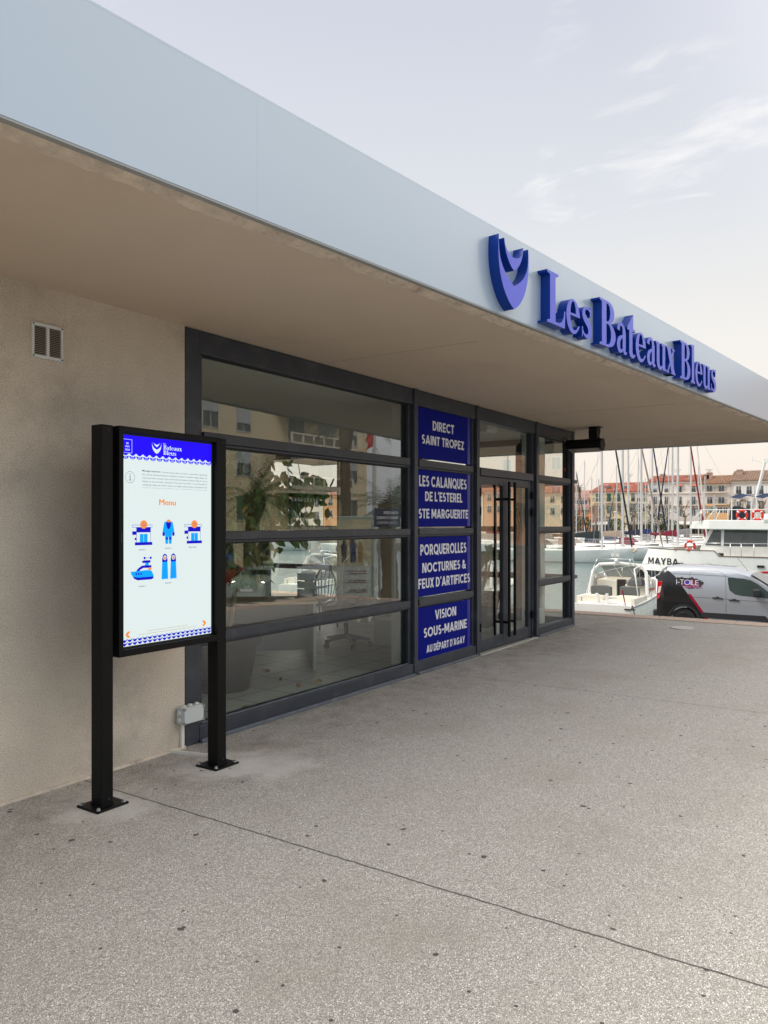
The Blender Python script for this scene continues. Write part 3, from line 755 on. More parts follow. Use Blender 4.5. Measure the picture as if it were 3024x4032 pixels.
# junction box with conduit
jb = thing('junction_box', (3.76, 4.2, 0), 'light grey electrical junction box on beige wall beside window jamb', 'junction box')
B = MB().box(3.655, 3.845, 4.13, 4.199, .183, .302).build('box', mat('grey_abs', lin(190, 194, 192), .45, var=.03), jb, bevel=.008)
MB().box(3.662, 3.838, 4.118, 4.131, .189, .296).build('lid', mat('grey_abs_lid', lin(204, 208, 206), .4), B, bevel=.004)
for x in (3.665, 3.835):
    for z in (.195, .290): MB().tube([(x, 4.112, z), (x, 4.13, z)], .009, 10).build('screw', M_TRIM, B, smooth='auto')
kn = MB()
for z in (.215, .265): kn.tube([(3.656, 4.163, z), (3.644, 4.163, z)], [.02, .013], 12)
for x in (3.69, 3.75, 3.81): kn.tube([(x, 4.163, .301), (x, 4.163, .312)], [.02, .013], 12)
kn.build('knockouts', M_WPLAST, B, smooth='auto')
cd = MB().box(3.688, 3.712, 4.178, 4.199, .008, .165).box(3.69, 3.71, 4.18, 4.198, .165, .185)
cd.obox((3.655, 3.99, .01), (.025, .42, .018), Matrix.Rotation(R(14), 3, 'Z'))
cd.build('conduit', mat('white_trunking', lin(226, 224, 216), .5), jb)

# infrared heater under the overhang
ht = thing('canopy_heater', (11.06, 3.8, 2.7), 'long black floodlight box hung under the soffit at the building corner', 'lamp')
RX = Matrix.Rotation(R(-28), 3, 'Y')
pf_ = [(-.105, -.05), (.06, -.09), (.115, .0), (.075, .095), (-.06, .085), (-.115, .03)]
body = MB().prism(pf_, lambda u, v, w: Vector((11.08 + u, 3.62 + w, 2.715 + v)), 0, .53).build('housing', M_BLACK, ht, bevel=.01)
MB().prism([(-.10, -.054), (.055, -.0935), (.053, -.10), (-.102, -.060)], lambda u, v, w: Vector((11.08 + u, 3.66 + w, 2.715 + v)), 0, .45).build('lens', mat('heater_lens', lin(150, 140, 132), .2), body)
MB().prism([(-.075, .06), (.06, .06), (.045, .14), (.085, .20), (.085, .256), (-.085, .256), (-.085, .18)], lambda u, v, w: Vector((11.07 + u, 3.72 + w, 2.715 + v)), -.04, .08).box(10.985, 11.155, 3.64, 3.80, 2.962, 2.9715).build('bracket', M_BLACK, ht)
MB().tube([(11.06, 4.16, 2.8), (11.0, 4.14, 2.84), (10.86, 4.13, 2.82), (10.82, 4.13, 2.7), (10.84, 4.13, 2.5), (10.9, 4.13, 2.38)], .007, 6).build('cable', M_BLACK, ht, smooth=True)
MB().tube([(10.9, 4.13, 2.38), (10.905, 4.13, 2.33)], .006, 6).build('cable_end', M_RED, ht)

# round access cover in the paving
MB().lathe((12.08, 2.75, .001), [(.17, 0), (.17, .008), (.165, .012)], 28).build('cover', mat('cast_cover', lin(214, 208, 198), .7, var=.1, scale=20), tag_label(thing('access_cover', (12.08, 2.75, 0), None, 'cover'), 'pale round access cover set in the paving near the kerb'))

# ------------------------------------------------------------------ information kiosk
E_WHITE = mat('screen_white', (.66, .75, .74), emit=.64)
E_BLUE = mat('screen_blue', lin(30, 2, 246), emit=.64)
E_NAVY = mat('screen_navy', lin(12, 8, 196), emit=.58)
E_CYAN = mat('screen_cyan', lin(2, 160, 250), emit=.64)
E_ORANGE = mat('screen_orange', lin(232, 142, 66), emit=.64)
E_GREY = mat('screen_grey_text', lin(112, 116, 128), emit=.45)
E_PALE = mat('screen_pale_text', lin(206, 196, 176), emit=.58)
kio = thing('information_kiosk', (3.15, 3.73, 0), 'black two-post outdoor kiosk with lit touch screen showing a blue Menu page', 'kiosk')
for px, py in ((2.677, 3.68), (3.549, 3.68)):
    po = MB().box(px, px + .0765, py, py + .093, .0125, 2.132).build('post', M_BLACK, kio, bevel=.004)
    cx_, cy_ = px + .04, py + .047
    MB().box(cx_ - .1, cx_ + .107, cy_ - .095, cy_ + .095, 0, .012).build('base_plate', M_BLACK, po, bevel=.004)
    wd = MB().box(px - .006, px + .0825, py - .006, py + .099, .0125, .0185); wd.build('weld_bead', M_BLACK, po, bevel=.003)
    for dx in (-.08, .086):
        for dy in (-.075, .075):
            b = MB().lathe((cx_ + dx, cy_ + dy, .0125), [(.013, 0), (.013, .003)], 16).lathe((cx_ + dx, cy_ + dy, .0155), [(.0095, 0), (.0095, .008), (.006, .011)], 6)
            b.build('bolt', M_STEEL, po)
    MB().tube([(px + .05, py - .001, .045), (px + .05, py + .002, .045)], .008, 10).build('hole', M_GASKET, po)
    MB().tube([(px + .045, py - .001, 2.105), (px + .045, py + .002, 2.105)], .006, 10).build('hole', M_GASKET, po)
MB().box(2.754, 2.774, 3.70, 3.76, .87, 2.10).build('bracket', M_BLACK, kio)
fr = MB()
x0, x1, z0, z1, yf, yb = 2.775, 3.548, .826, 2.132, 3.655, 3.75
fr.box(x0, x0 + .03, yf, yb, z0, z1).box(x1 - .03, x1, yf, yb, z0, z1).box(x0 + .0301, x1 - .0301, yf, yb, z0, z0 + .04).box(x0 + .0301, x1 - .0301, yf, yb, z1 - .033, z1).box(x0 + .0301, x1 - .0301, 3.72, yb - .001, z0 + .0401, z1 - .0331)
hs = fr.build('housing', M_BLACK, kio, bevel=.003)
MB().box(2.786, 2.792, yf - .0015, yf + .004, 1.475, 1.53).build('key_slot', M_GASKET, hs)
ys = 3.69


def PS(u, v, w): return Vector((2.817 + .682 * u, ys - w, 2.087 - 1.21 * v))


scr = MB().box(2.8055, 3.5175, ys, ys + .02, .8665, 2.0985).build('bezel', M_GASKET, kio)
disp = MB().box(2.817, 3.499, ys - .002, ys - .0005, .877, 2.087).build('screen', E_WHITE, kio)
PW = lambda u, v, w: PS(u, v, w + .002)


def spart(name, m, build, w=.0006):
    b = MB(); build(b, w); return b.build(name, m, disp, fix=False)


def poly(b, pts, w): b.add([PW(u, v, w) for u, v in pts], [list(range(len(pts)))])


def rect(b, u0, v0, u1, v1, w): poly(b, [(u0, v1), (u1, v1), (u1, v0), (u0, v0)], w)


def disc(b, cu, cv, ru, rv, w, n=24, a0=0, a1=360):
    poly(b, [(cu + ru * math.cos(R(a0 + (a1 - a0) * i / n)), cv - rv * math.sin(R(a0 + (a1 - a0) * i / n))) for i in range(n)], w)


def txt(b, s, u0, u1, v0, v1, w, bold=0.0):
    put_text(b, s, u0, u1, -v1, -v0, lambda u, v, ww: PW(u, -v, ww), w, bold)


AS = .682 / 1.21


def hdr(b, w):
    rect(b, 0, 0, 1, .098, w)
    n = 14
    for i in range(n):
        c = (i + .5) / n
        poly(b, [(c - .033, .0975)] + [(c + .033 * math.cos(R(a)), .0975 + .016 * math.sin(R(a))) for a in range(180, -1, -20)][0:] + [(c + .033, .0975)], w)


spart('header', E_BLUE, hdr)


def hdrw(b, w):
    n = 14
    for i in range(n):
        c = (i + .5) / n
        for dv, s in ((.094, 1.0), (.106, .55)):
            poly(b, [(c - .024 * s, dv - .003)] + [(c + .024 * s * math.cos(R(a)), dv + .008 * s * math.sin(R(a))) for a in range(180, -1, -20)] + [(c + .024 * s, dv - .003), (c, dv + .0035)], w)
        c2 = i / n
        poly(b, [(c2 + .018 * math.cos(R(a)), .098 - .012 * math.sin(R(a))) for a in range(0, 181, 20)], w)


spart('header_scallops', E_WHITE, hdrw, .0012)


def ftr(b, w):
    n = 19
    for i in range(n):
        c = (i + .5) / n
        for dv, s in ((.967, 1.), (.983, 1.)):
            poly(b, [(c - .026, dv - .004), (c - .012, dv + .004), (c, dv + .001), (c + .012, dv + .004), (c + .026, dv - .004), (c + .02, dv + .008), (c, dv + .0155), (c - .02, dv + .008)], w)


spart('footer_scallops', E_NAVY, ftr)


def logo(b, w):
    for cs in (LOGO, LOGO2):
        v, f = shape_geo(cs); b.add([PW(.311 + p.x * .001, .076 - p.y * .001 * .5 * 1.0, w) for p in v], f)


spart('emblem', E_WHITE, logo, .0012)


def sword(b, word, u0, u1, vb, vc, w):
    adv = sum(GL[c][1] for c in word) - 4; u = u0
    for c in word:
        for k, cs in enumerate(GL[c][0]):
            v, f = shape_geo(cs); b.add([PW(u + p.x * (u1 - u0) / adv, vb - p.y * (vb - vc) / 100, w + k * .0001) for p in v], f)
        u += GL[c][1] * (u1 - u0) / adv


spart('brand_text', E_WHITE, lambda b, w: (sword(b, 'Les', .432, .462, .0265, .0185, w), sword(b, 'Bateaux', .433, .643, .052, .030, w), sword(b, 'Bleus', .433, .578, .0775, .0555, w)), .0012)


def date(b, w):
    for a in ((.006, .019, .102, .0205), (.006, .0825, .102, .084), (.006, .0205, .0095, .0825), (.0985, .0205, .102, .0825)): rect(b, *a, w)
    txt(b, '28', .041, .066, .034, .043, w, .02); txt(b, 'mars', .033, .075, .050, .057, w, .02); txt(b, '2024', .031, .079, .064, .073, w, .02)


spart('date_box', E_WHITE, date, .0012)


def info(b, w):
    cu, cv = .082, .198
    for i in range(40):
        a, c = R(9 * i), R(9 * i + 9)
        poly(b, [(cu + .049 * math.cos(a), cv - .0275 * math.sin(a)), (cu + .049 * math.cos(c), cv - .0275 * math.sin(c)), (cu + .046 * math.cos(c), cv - .0258 * math.sin(c)), (cu + .046 * math.cos(a), cv - .0258 * math.sin(a))], w)
    rect(b, .079, .192, .086, .212, w); rect(b, .073, .1925, .086, .1945, w); rect(b, .071, .211, .094, .2135, w); disc(b, .082, .184, .005, .003, w)


spart('info_icon', E_GREY, info)
LINES = ['Lorem ipsum dolor sit amet, consectetur adipiscing', 'elit, sed do eiusmod tempor incididunt ut labore et dolore magna aliqua. Ut', 'enim ad minim veniam, quis nostrud exercitation ullamco laboris nisi ut', 'aliquip ex ea commodo consequat. Duis aute irure dolor in reprehenderit in', 'voluptate velit esse cillum dolore eu fugiat nulla pariatur. Excepteur sint']


def msg(b, w):
    for i, s in enumerate(LINES): txt(b, s, .425 if i == 0 else .209, .95, .1605 + i * .0165, .171 + i * .0165, w)
    txt(b, 'occaecat cupidatat non proident, sunt in culpa qui officia deserunt mollit', .209, .95, .2425, .247, w)


spart('message_text', E_GREY, msg)
spart('message_heading', mat('screen_dark_text', lin(52, 54, 84), emit=.45), lambda b, w: txt(b, 'Message important :', .209, .415, .159, .170, w, .012))
spart('menu_title', E_ORANGE, lambda b, w: [txt(b, 'Menu', .388 + k, .570 + k, .299, .328, w + k * .01) for k in (0, .005)])


def shop(b, k, u, v, s):
    U = lambda x: u + x * s * .21; V = lambda y: v + y * s * .12

    def rc(a, w): rect(b, U(a[0]), V(a[1]), U(a[2]), V(a[3]), w)
    if k == 'navy':
        rc((0, .18, 1, .29), .0006); rc((.2, .29, .92, .47), .0006); rc((0, .44, .2, .58), .0006); rc((.12, .70, .2, .79), .0006); rc((.13, .88, 1, 1), .0006); rc((.2, .47, .92, .88), .0006)
    elif k == 'white':
        rc((.012, .195, .988, .275), .0009); rc((.215, .485, .905, .88), .0009)
    elif k == 'cyan':
        rc((.37, .55, .555, .88), .0012); rc((.57, .55, .755, .88), .0012)
    else:
        disc(b, U(.565), V(.17), .18 * s * .21, .17 * s * .12, .0012)


for nm, u, v, s in (('shop_icon', .104, .403, 1.0), ('shop_icon', .675, .402, 1.0)):
    ic = spart(nm, E_NAVY, lambda b, w: shop(b, 'navy', u, v, s))
    for m, k in ((E_WHITE, 'white'), (E_CYAN, 'cyan'), (E_ORANGE, 'orange')): spart('shop_icon_fill', m, lambda b, w: shop(b, k, u, v, s))
    spart('shop_icon_lines', E_NAVY, lambda b, w: (rect(b, u + .10, v + .016, u + .14, v + .0175, w), rect(b, u + .10, v + .024, u + .14, v + .0255, w)), .0016)


def mirror(pts): return pts + [(1 - a, b_) for a, b_ in pts[::-1]]


def suit(b, k, w):
    U = lambda x: .424 + x * .136; V = lambda y: .398 + y * .122; q = lambda pts: poly(b, [(U(a), V(c)) for a, c in pts], w)
    if k == 0:
        q(mirror([(.4, .08), (.17, .1), (.10, .25), (.02, .48), (.02, .66), (.17, .67), (.2, .5), (.22, .72), (.25, 1.0), (.46, 1.0), (.49, .72)]))
    elif k == 1:
        q(mirror([(.33, .1), (.3, .2), (.36, .33), (.45, .4)])); q([(0, .53), (.2, .53), (.19, .67), (.01, .68)]); q([(.8, .53), (1, .53), (.99, .68), (.81, .67)])
        disc(b, U(.36), V(.78), .012, .007, w); disc(b, U(.64), V(.78), .012, .007, w)
    else: q([(.36, .03), (.5, 0), (.64, .03), (.68, .09), (.5, .13), (.32, .09)])


sic = spart('wetsuit_icon', E_CYAN, lambda b, w: suit(b, 0, w)); spart('wetsuit_icon_patch', E_NAVY, lambda b, w: suit(b, 1, w), .0012); spart('wetsuit_icon_collar', E_ORANGE, lambda b, w: suit(b, 2, w), .0016)


def boat(b, k, w):
    U = lambda x: .086 + x * .243; V = lambda y: .579 + y * .112; q = lambda pts: poly(b, [(U(a), V(c)) for a, c in pts], w)
    if k == 0:
        q([(.08, .80), (.98, .86), (1, .95), (.9, 1), (.3, 1), (.15, .92)]); q([(.22, .62), (.36, .46), (.5, .38), (.9, .38), (.9, .5), (.55, .48), (.42, .55), (.36, .62)]); q([(.48, .2), (.56, .16), (.86, .16), (.85, .27), (.52, .27)])
        disc(b, U(.6), V(.06), .011, .006, w); disc(b, U(.87), V(.06), .011, .006, w); rect(b, U(.6), V(.05), U(.87), V(.065), w)
    elif k == 1:
        q([(0, .62), (.75, .58), (.9, .62), (.98, .78), (1, .88), (.3, .88), (.12, .84), (.04, .75)]); q([(.64, .27), (.78, .27), (.78, .38), (.6, .38)])
    elif k == 2:
        for x in (.24, .34, .44): disc(b, U(x), V(.73), .008, .0055, w)
    else: q([(.76, .48), (.88, .47), (.9, .6), (.76, .58)])


spart('yacht_icon', E_NAVY, lambda b, w: boat(b, 0, w)); spart('yacht_icon_hull', E_CYAN, lambda b, w: boat(b, 1, w), .0012); spart('yacht_icon_porthole', E_NAVY, lambda b, w: boat(b, 2, w), .0016); spart('yacht_icon_stern', E_ORANGE, lambda b, w: boat(b, 3, w), .0016)


def fins(b, k, w):
    for o in (0, .096):
        U = lambda x: .414 + o + x * .074; V = lambda y: .568 + y * .13; q = lambda pts: poly(b, [(U(a), V(c)) for a, c in pts], w)
        if k == 0: q([(.08, .28), (.2, .06), (.5, 0), (.8, .06), (.92, .28), (.85, .33), (.15, .33)])
        elif k == 1: q([(.1, .32), (.9, .32), (1, .96), (.88, .99), (.75, .96), (.62, .99), (.5, .96), (.38, .99), (.25, .96), (.12, .99), (0, .96)])
        elif k == 2: disc(b, U(.5), V(.16), .017, .012, w)
        elif k == 3: disc(b, U(.5), V(.17), .011, .009, w)
        else: rect(b, U(.35), V(.5), U(.37), V(.93), w); rect(b, U(.63), V(.5), U(.65), V(.93), w)


spart('flipper_icon', E_NAVY, lambda b, w: fins(b, 0, w)); spart('flipper_icon_blade', E_CYAN, lambda b, w: fins(b, 1, w), .0009); spart('flipper_icon_opening', E_WHITE, lambda b, w: fins(b, 2, w), .0012); spart('flipper_icon_foot', E_ORANGE, lambda b, w: fins(b, 3, w), .0016); spart('flipper_icon_rib', E_NAVY, lambda b, w: fins(b, 4, w), .0012)
spart('icon_captions', mat('screen_caption', lin(66, 70, 130), emit=.46), lambda b, w: (txt(b, 'Activité 1', .17, .243, .541, .548, w, .01), txt(b, 'Activité 3', .453, .525, .538, .545, w, .01), txt(b, 'Réservation', .727, .82, .537, .544, w, .01), txt(b, 'Activité 2', .171, .244, .717, .724, w, .01), txt(b, 'Activité 4', .453, .525, .711, .718, w, .01)))


def chev(b, u0, v0, u1, v1, left, w):
    m = (v0 + v1) / 2; t = (u1 - u0) * .55
    if left: poly(b, [(u1 - t, v0), (u1, v0), (u0 + t, m), (u1, v1), (u1 - t, v1), (u0, m)], w)
    else: poly(b, [(u0, v0), (u0 + t, v0), (u1, m), (u0 + t, v1), (u0, v1), (u1 - t, m)], w)


spart('back_arrow', E_ORANGE, lambda b, w: chev(b, .034, .930, .086, .960, True, w)); spart('forward_arrow', E_ORANGE, lambda b, w: chev(b, .886, .927, .939, .956, False, w))
def greek(b, w):
    r2 = random.Random(3)
    for v0, u0, u1 in ((.9385, .262, .711), (.951, .17, .809)):
        u = u0
        while u < u1:
            k = r2.uniform(.012, .05); rect(b, u, v0, min(u + k, u1), v0 + .0035, w); u += k + .006


spart('footer_text', E_PALE, greek)

# ------------------------------------------------------------------ van on the quay road
XV, YV = 22.5, 5.82                      # near side plane and the rear end
M_VAN = mat('silver_van_paint', lin(206, 208, 214), .3, metal=.25, var=.02, coat=.6)
M_TRIMB = mat('black_van_plastic', (.022, .022, .024), .5, var=.1, scale=20)


def van_paint():
    m = bpy.data.materials.new('wrapped_van_paint'); m.use_nodes = True; nt = m.node_tree; N = nt.nodes; L = nt.links; p = N['Principled BSDF']
    p.inputs['Roughness'].default_value = .28; p.inputs['Coat Weight'].default_value = .5; p.inputs['Metallic'].default_value = .45
    tc = N.new('ShaderNodeTexCoord'); sp = N.new('ShaderNodeSeparateXYZ'); L.new(tc.outputs['Object'], sp.inputs[0])

    def mth(op, a, b):
        n = N.new('ShaderNodeMath'); n.operation = op
        for i, v in enumerate((a, b)):
            if isinstance(v, (int, float)): n.inputs[i].default_value = v
            else: L.new(v, n.inputs[i])
        return n.outputs[0]
    Lc = mth('MULTIPLY', sp.outputs['Y'], -1.0)
    rp = N.new('ShaderNodeValToRGB'); L.new(mth('DIVIDE', sp.outputs['Z'], 2.0), rp.inputs[0]); e = rp.color_ramp.elements
    pts = [(.38, 1.32), (1.06, .84), (1.30, .66), (1.52, .49), (1.72, .25)]
    e[0].position = pts[0][0] / 2; e[0].color = (pts[0][1] / 2,) * 3 + (1,); e[1].position = pts[-1][0] / 2; e[1].color = (pts[-1][1] / 2,) * 3 + (1,)
    for h, l in pts[1:-1]:
        k = e.new(h / 2); k.color = (l / 2,) * 3 + (1,)
    edge = mth('MULTIPLY', rp.outputs['Color'], 2.0)
    d = mth('SUBTRACT', Lc, edge)
    black = mth('LESS_THAN', d, 0.0)
    red = mth('MULTIPLY', mth('LESS_THAN', d, .085), mth('LESS_THAN', sp.outputs['Z'], 1.05))
    m1 = N.new('ShaderNodeMix'); m1.data_type = 'RGBA'; L.new(red, m1.inputs[0]); m1.inputs[6].default_value = (*lin(174, 178, 185), 1); m1.inputs[7].default_value = (*lin(176, 16, 58), 1)
    m2 = N.new('ShaderNodeMix'); m2.data_type = 'RGBA'; L.new(black, m2.inputs[0]); L.new(m1.outputs[2], m2.inputs[6]); m2.inputs[7].default_value = (.018, .018, .02, 1)
    L.new(m2.outputs[2], p.inputs['Base Color']); return m


van = thing('parked_van', (XV, YV, ROAD), 'silver panel van with black rear wrap and red stripe parked on the quay', 'van')
W = 1.80; VL = 4.40
roof_c = [(.02, 1.55), (.10, 1.70), (.22, 1.79), (.5, 1.82), (1.2, 1.82), (1.9, 1.78), (2.35, 1.66), (2.7, 1.47), (3.1, 1.2), (3.4, 1.04), (3.9, .95), (4.25, .84), (4.38, .6)]


def lerp(tab, x):
    for (a, b), (c, d) in zip(tab, tab[1:]):
        if x <= c: return b + (d - b) * max(0, (x - a)) / (c - a)
    return tab[-1][1]


def inset(h): return .0 if h < .95 else .0 + (h - .95) * .17 + max(0, h - 1.6) * .35


def VP(Lc, h, w): return Vector((XV + inset(h) + w, YV - Lc, ROAD + h))


def VQ(Lc, h, w): return VP(Lc, h, -w)


st = [.0, .04, .1, .16, .25, .36, .4, .46, .54, .64, .74, .84, .94, 1.02, 1.08, 1.12, 1.3, 1.6, 1.9, 2.2, 2.35, 2.5, 2.7, 2.9, 3.06, 3.12, 3.2, 3.3, 3.44, 3.58, 3.68, 3.76, 3.82, 3.95, 4.1, 4.25, 4.38]
rings = []
for l in st:
    hb = .36 if l < 3.9 else .30
    for ac in (.74, 3.44):
        if abs(l - ac) < .385: hb = max(hb, .33 + math.sqrt(max(0, .385 ** 2 - (l - ac) ** 2)))
    top = lerp(roof_c, l); rear = .05 * max(0, 1 - l / .16); front = .16 * max(0, (l - 3.9) / .48) ** 2
    hs = [hb] + [max(hb + .02 + .02 * i, h) for i, h in enumerate((.62, .8, .95, 1.05))] + [max(1.06, top * .90 + .0), max(1.07, top - .06)]
    hs = [min(h, top - .02) for h in hs]
    for i in range(1, len(hs)): hs[i] = max(hs[i], hs[i - 1] + .004)
    e = rear + front; near = [Vector((XV + inset(h) + e, YV - l, ROAD + h)) for h in hs]; far = [Vector((XV + W - inset(h) - e, YV - l, ROAD + h)) for h in hs[::-1]]
    crown = [Vector((XV + .28 + e, YV - l, ROAD + max(top, hs[-1] + .002))), Vector((XV + W - .28 - e, YV - l, ROAD + max(top, hs[-1] + .002)))]
    rings.append(near + crown + far)
body = MB().loft(rings).build('body', van_paint(), van, smooth='auto')
for ac in (.74, 3.44):
    for side in (0, 1):
        xw = XV + (.04 if side == 0 else W - .04 - .2); c = Vector((xw, YV - ac, ROAD + .325))
        ty = MB().tube([(xw, YV - ac, ROAD + .325), (xw + .02, YV - ac, ROAD + .325), (xw + .18, YV - ac, ROAD + .325), (xw + .2, YV - ac, ROAD + .325)], [.30, .325, .325, .30], 32).build('wheel', M_RUBBER, van, smooth='auto')
        sg = -1 if side == 0 else 1; xo = xw - .004 if side == 0 else xw + .204
        rim = MB()
        for k in range(7):
            a = 2 * math.pi * k / 7; rim.obox((xo, YV - ac + .12 * math.sin(a), ROAD + .325 + .12 * math.cos(a)), (.02, .055, .15), Matrix.Rotation(-a, 3, 'X'))
        rim.tube([(xo - .012, YV - ac, ROAD + .325), (xo + .012, YV - ac, ROAD + .325)], .06, 14)
        rim.torus((xo, YV - ac, ROAD + .325), .195, .014).build('rim', mat('black_rim', (.03, .03, .032), .35, metal=.4), ty, smooth='auto')
        MB().tube([(xo + .03 * -sg, YV - ac, ROAD + .325), (xo + .045 * -sg, YV - ac, ROAD + .325)], .2, 20).build('brake_backing', M_GASKET, ty)
MB().prism([(1.2, .44), (1.23, .57), (2.8, .57), (2.86, .50), (2.94, .40), (2.5, .42), (1.5, .42)], VQ, 0, .012).build('side_trim', M_TRIMB, van, bevel=.004)
MB().box(XV + .06, XV + W - .06, YV - .02, YV + .11, ROAD + .34, ROAD + .56).build('rear_bumper', M_TRIMB, van, bevel=.03)
for ac in (.74, 3.44):
    MB().prism([(ac + .435 * math.cos(R(t)), .325 + .435 * math.sin(R(t))) for t in range(4, 177, 8)] + [(ac + .37 * math.cos(R(t)), .325 + .37 * math.sin(R(t))) for t in range(176, 3, -8)], VQ, -.2, .012).build('wheel_arch', M_TRIMB, van)
tow = MB().tube([(XV + .7, YV + .02, ROAD + .38), (XV + .7, YV + .17, ROAD + .39), (XV + .7, YV + .2, ROAD + .46)], .02, 8).build('tow_bar', M_TRIMB, van, smooth=True)
tl = MB().prism([(.012, .84), (.09, .9), (.15, 1.37), (.02, 1.36)], VQ, -.03, .006).build('tail_light', mat('tail_lamp_red', lin(196, 18, 26), .15, coat=.5), van, bevel=.006)
MB().prism([(.03, 1.03), (.105, 1.06), (.13, 1.24), (.06, 1.22)], VQ, .0065, .009).build('reversing_lamp', mat('clear_lamp', lin(224, 206, 196), .15), tl)
MB().box(XV + W - .14, XV + W - .06, YV - .04, YV + .012, ROAD + .85, ROAD + 1.36).build('tail_light', MATS['tail_lamp_red'], van, bevel=.006)
wn = MB().prism([(1.86, 1.545), (1.88, 1.36), (1.92, 1.20), (2.06, 1.10), (2.2, 1.075), (2.99, 1.03), (2.98, 1.12), (2.62, 1.39), (2.44, 1.49), (2.24, 1.53)], VQ, .001, .006).build('side_window', mat('van_side_glass', lin(62, 74, 72), .05, spec=.8, var=.15, scale=3), van)
MB().prism([(2.585, 1.06), (2.625, 1.06), (2.60, 1.40), (2.575, 1.41)], VQ, .0065, .01).build('pillar', M_TRIMB, wn)
ws = MB()
ws.add([Vector((XV + .2, YV - 2.42, ROAD + 1.655)), Vector((XV + W - .2, YV - 2.42, ROAD + 1.655)), Vector((XV + W - .14, YV - 3.3, ROAD + 1.105)), Vector((XV + .14, YV - 3.3, ROAD + 1.105))], [(0, 1, 2, 3)])
ws.build('windscreen', M_DARKGLASS, van)
dl = MB()


def groove(pts, r=.0035): dl.tube([VQ(a, h, .0005) for a, h in pts], r, 4)


groove([(1.80, 1.60), (1.82, 1.3), (1.835, .95), (1.84, .40)]); groove([(.88, .97), (.88, 1.64), (.93, 1.70), (1.60, 1.70), (1.70, 1.66), (1.78, 1.60)])
groove([(.42, 1.60), (1.1, 1.595), (1.8, 1.575), (2.3, 1.5)]); groove([(.96, .975), (1.7, .965), (2.9, .93)], .005)
dl.build('panel_gaps', mat('panel_gap', (.05, .05, .052), .6), van)
for l, h in ((1.62, .985), (2.04, .95)):
    MB().prism([(l - .13, h - .02), (l + .13, h - .03), (l + .13, h + .005), (l - .13, h + .012)], VQ, .0, .028).prism([(l - .05, h + .0125), (l + .05, h + .008), (l + .04, h + .035), (l - .04, h + .035)], VQ, .0, .024).build('door_handle', M_TRIMB, van, bevel=.004)
MB().box(XV - .2, XV + .03, YV - 2.68, YV - 2.52, ROAD + 1.08, ROAD + 1.27).build('wing_mirror', M_TRIMB, van, bevel=.03)
MB().tube([(XV + .9, YV - 2.25, ROAD + 1.68), (XV + .9, YV - 1.95, ROAD + 2.08)], .005, 5).build('aerial', M_GASKET, van)
# round art splash with the painted firm's lettering
rr = random.Random(5); sp_ = []
for i in range(40):
    t = 2 * math.pi * i / 40; k = rr.uniform(.78, 1.05); sp_.append((.86 + .40 * math.copysign(abs(math.cos(t)) ** .7, math.cos(t)) * k, 1.365 + .16 * math.copysign(abs(math.sin(t)) ** .8, math.sin(t)) * rr.uniform(.7, 1.08) - .03 * math.cos(t)))
lg = MB().prism(sp_, VQ, .001, .003).build('logo_splash', mat('logo_black', (.03, .028, .032), .4, var=.5, scale=30), van)
MB().prism([(.70 + .27 * rr.uniform(.6, 1) * (1 + math.cos(2 * math.pi * i / 26)), 1.33 + .125 * math.sin(2 * math.pi * i / 26) * rr.uniform(.6, 1.1)) for i in range(26)], VQ, .0035, .0042).build('logo_glow', mat('logo_magenta', lin(122, 40, 78), .4, var=.5, scale=22), lg)
MB().prism(arc(.82, 1.37, .07, .07, 0, 345, 22), VQ, .0046, .0050).build('logo_eye', mat('logo_violet', lin(84, 44, 150), .35, var=.6, scale=35), lg)
MB().prism(arc(.835, 1.355, .03, .03, 0, 345, 14), VQ, .0052, .0055).build('logo_pupil', mat('logo_blue', lin(20, 60, 190), .35), lg)
tm = MB(); VT = lambda u, v, w: VQ(u, v, w)
put_sans(tm, 'I-TOILE', .53, 1.13, 1.30, 1.44, VT, .0058, 9, 7)
tm.build('logo_lettering', M_WHITE, lg, fix=False)
for w_, a_, b_ in (('DIGITAL', .70, .93), ('SIGNAGE', .96, 1.22)):
    tm = MB(); put_sans(tm, w_, a_, b_, 1.235, 1.268, VT, .0058, 15, 14); tm.build('logo_tagline', mat('logo_pink', lin(206, 150, 196), .4), lg, fix=False)

# ------------------------------------------------------------------ boats
M_CANVAS = mat('grey_canvas', lin(96, 98, 98), .85, var=.1, scale=4, bump=.3, bscale=12)
M_CREAM = mat('cream_gelcoat', lin(226, 220, 204), .4, var=.04, scale=3)
M_SMOKE = glass('smoked_screen', (.55, .51, .46), .06)
M_CLEAR = glass('clear_screen', (.8, .82, .8), .06)


def hull(y_of, stations, lower, X0=None):
    pass


def hull_loft(mb, stns, axis='y'):
    """stns: (along, centre, halfbeam_top, z_top, halfbeam_low, z_low, z_keel); along the given world axis"""
    rings = []
    for a, c, ht_, zt, hl, zl, zk in stns:
        pr = [(-ht_, zt), (-(ht_ * .55 + hl * .45) * 1.03, zt * .5 + zl * .5), (-hl, zl), (-hl * .55, zl * .3 + zk * .7), (0, zk), (hl * .55, zl * .3 + zk * .7), (hl, zl), ((ht_ * .55 + hl * .45) * 1.03, zt * .5 + zl * .5), (ht_, zt), (ht_ * .97, zt + .03), (0, zt + .05), (-ht_ * .97, zt + .03)]
        rings.append([(c + o, a, z) if axis == 'y' else (a, c + o, z) for o, z in pr])
    return mb.loft(rings)


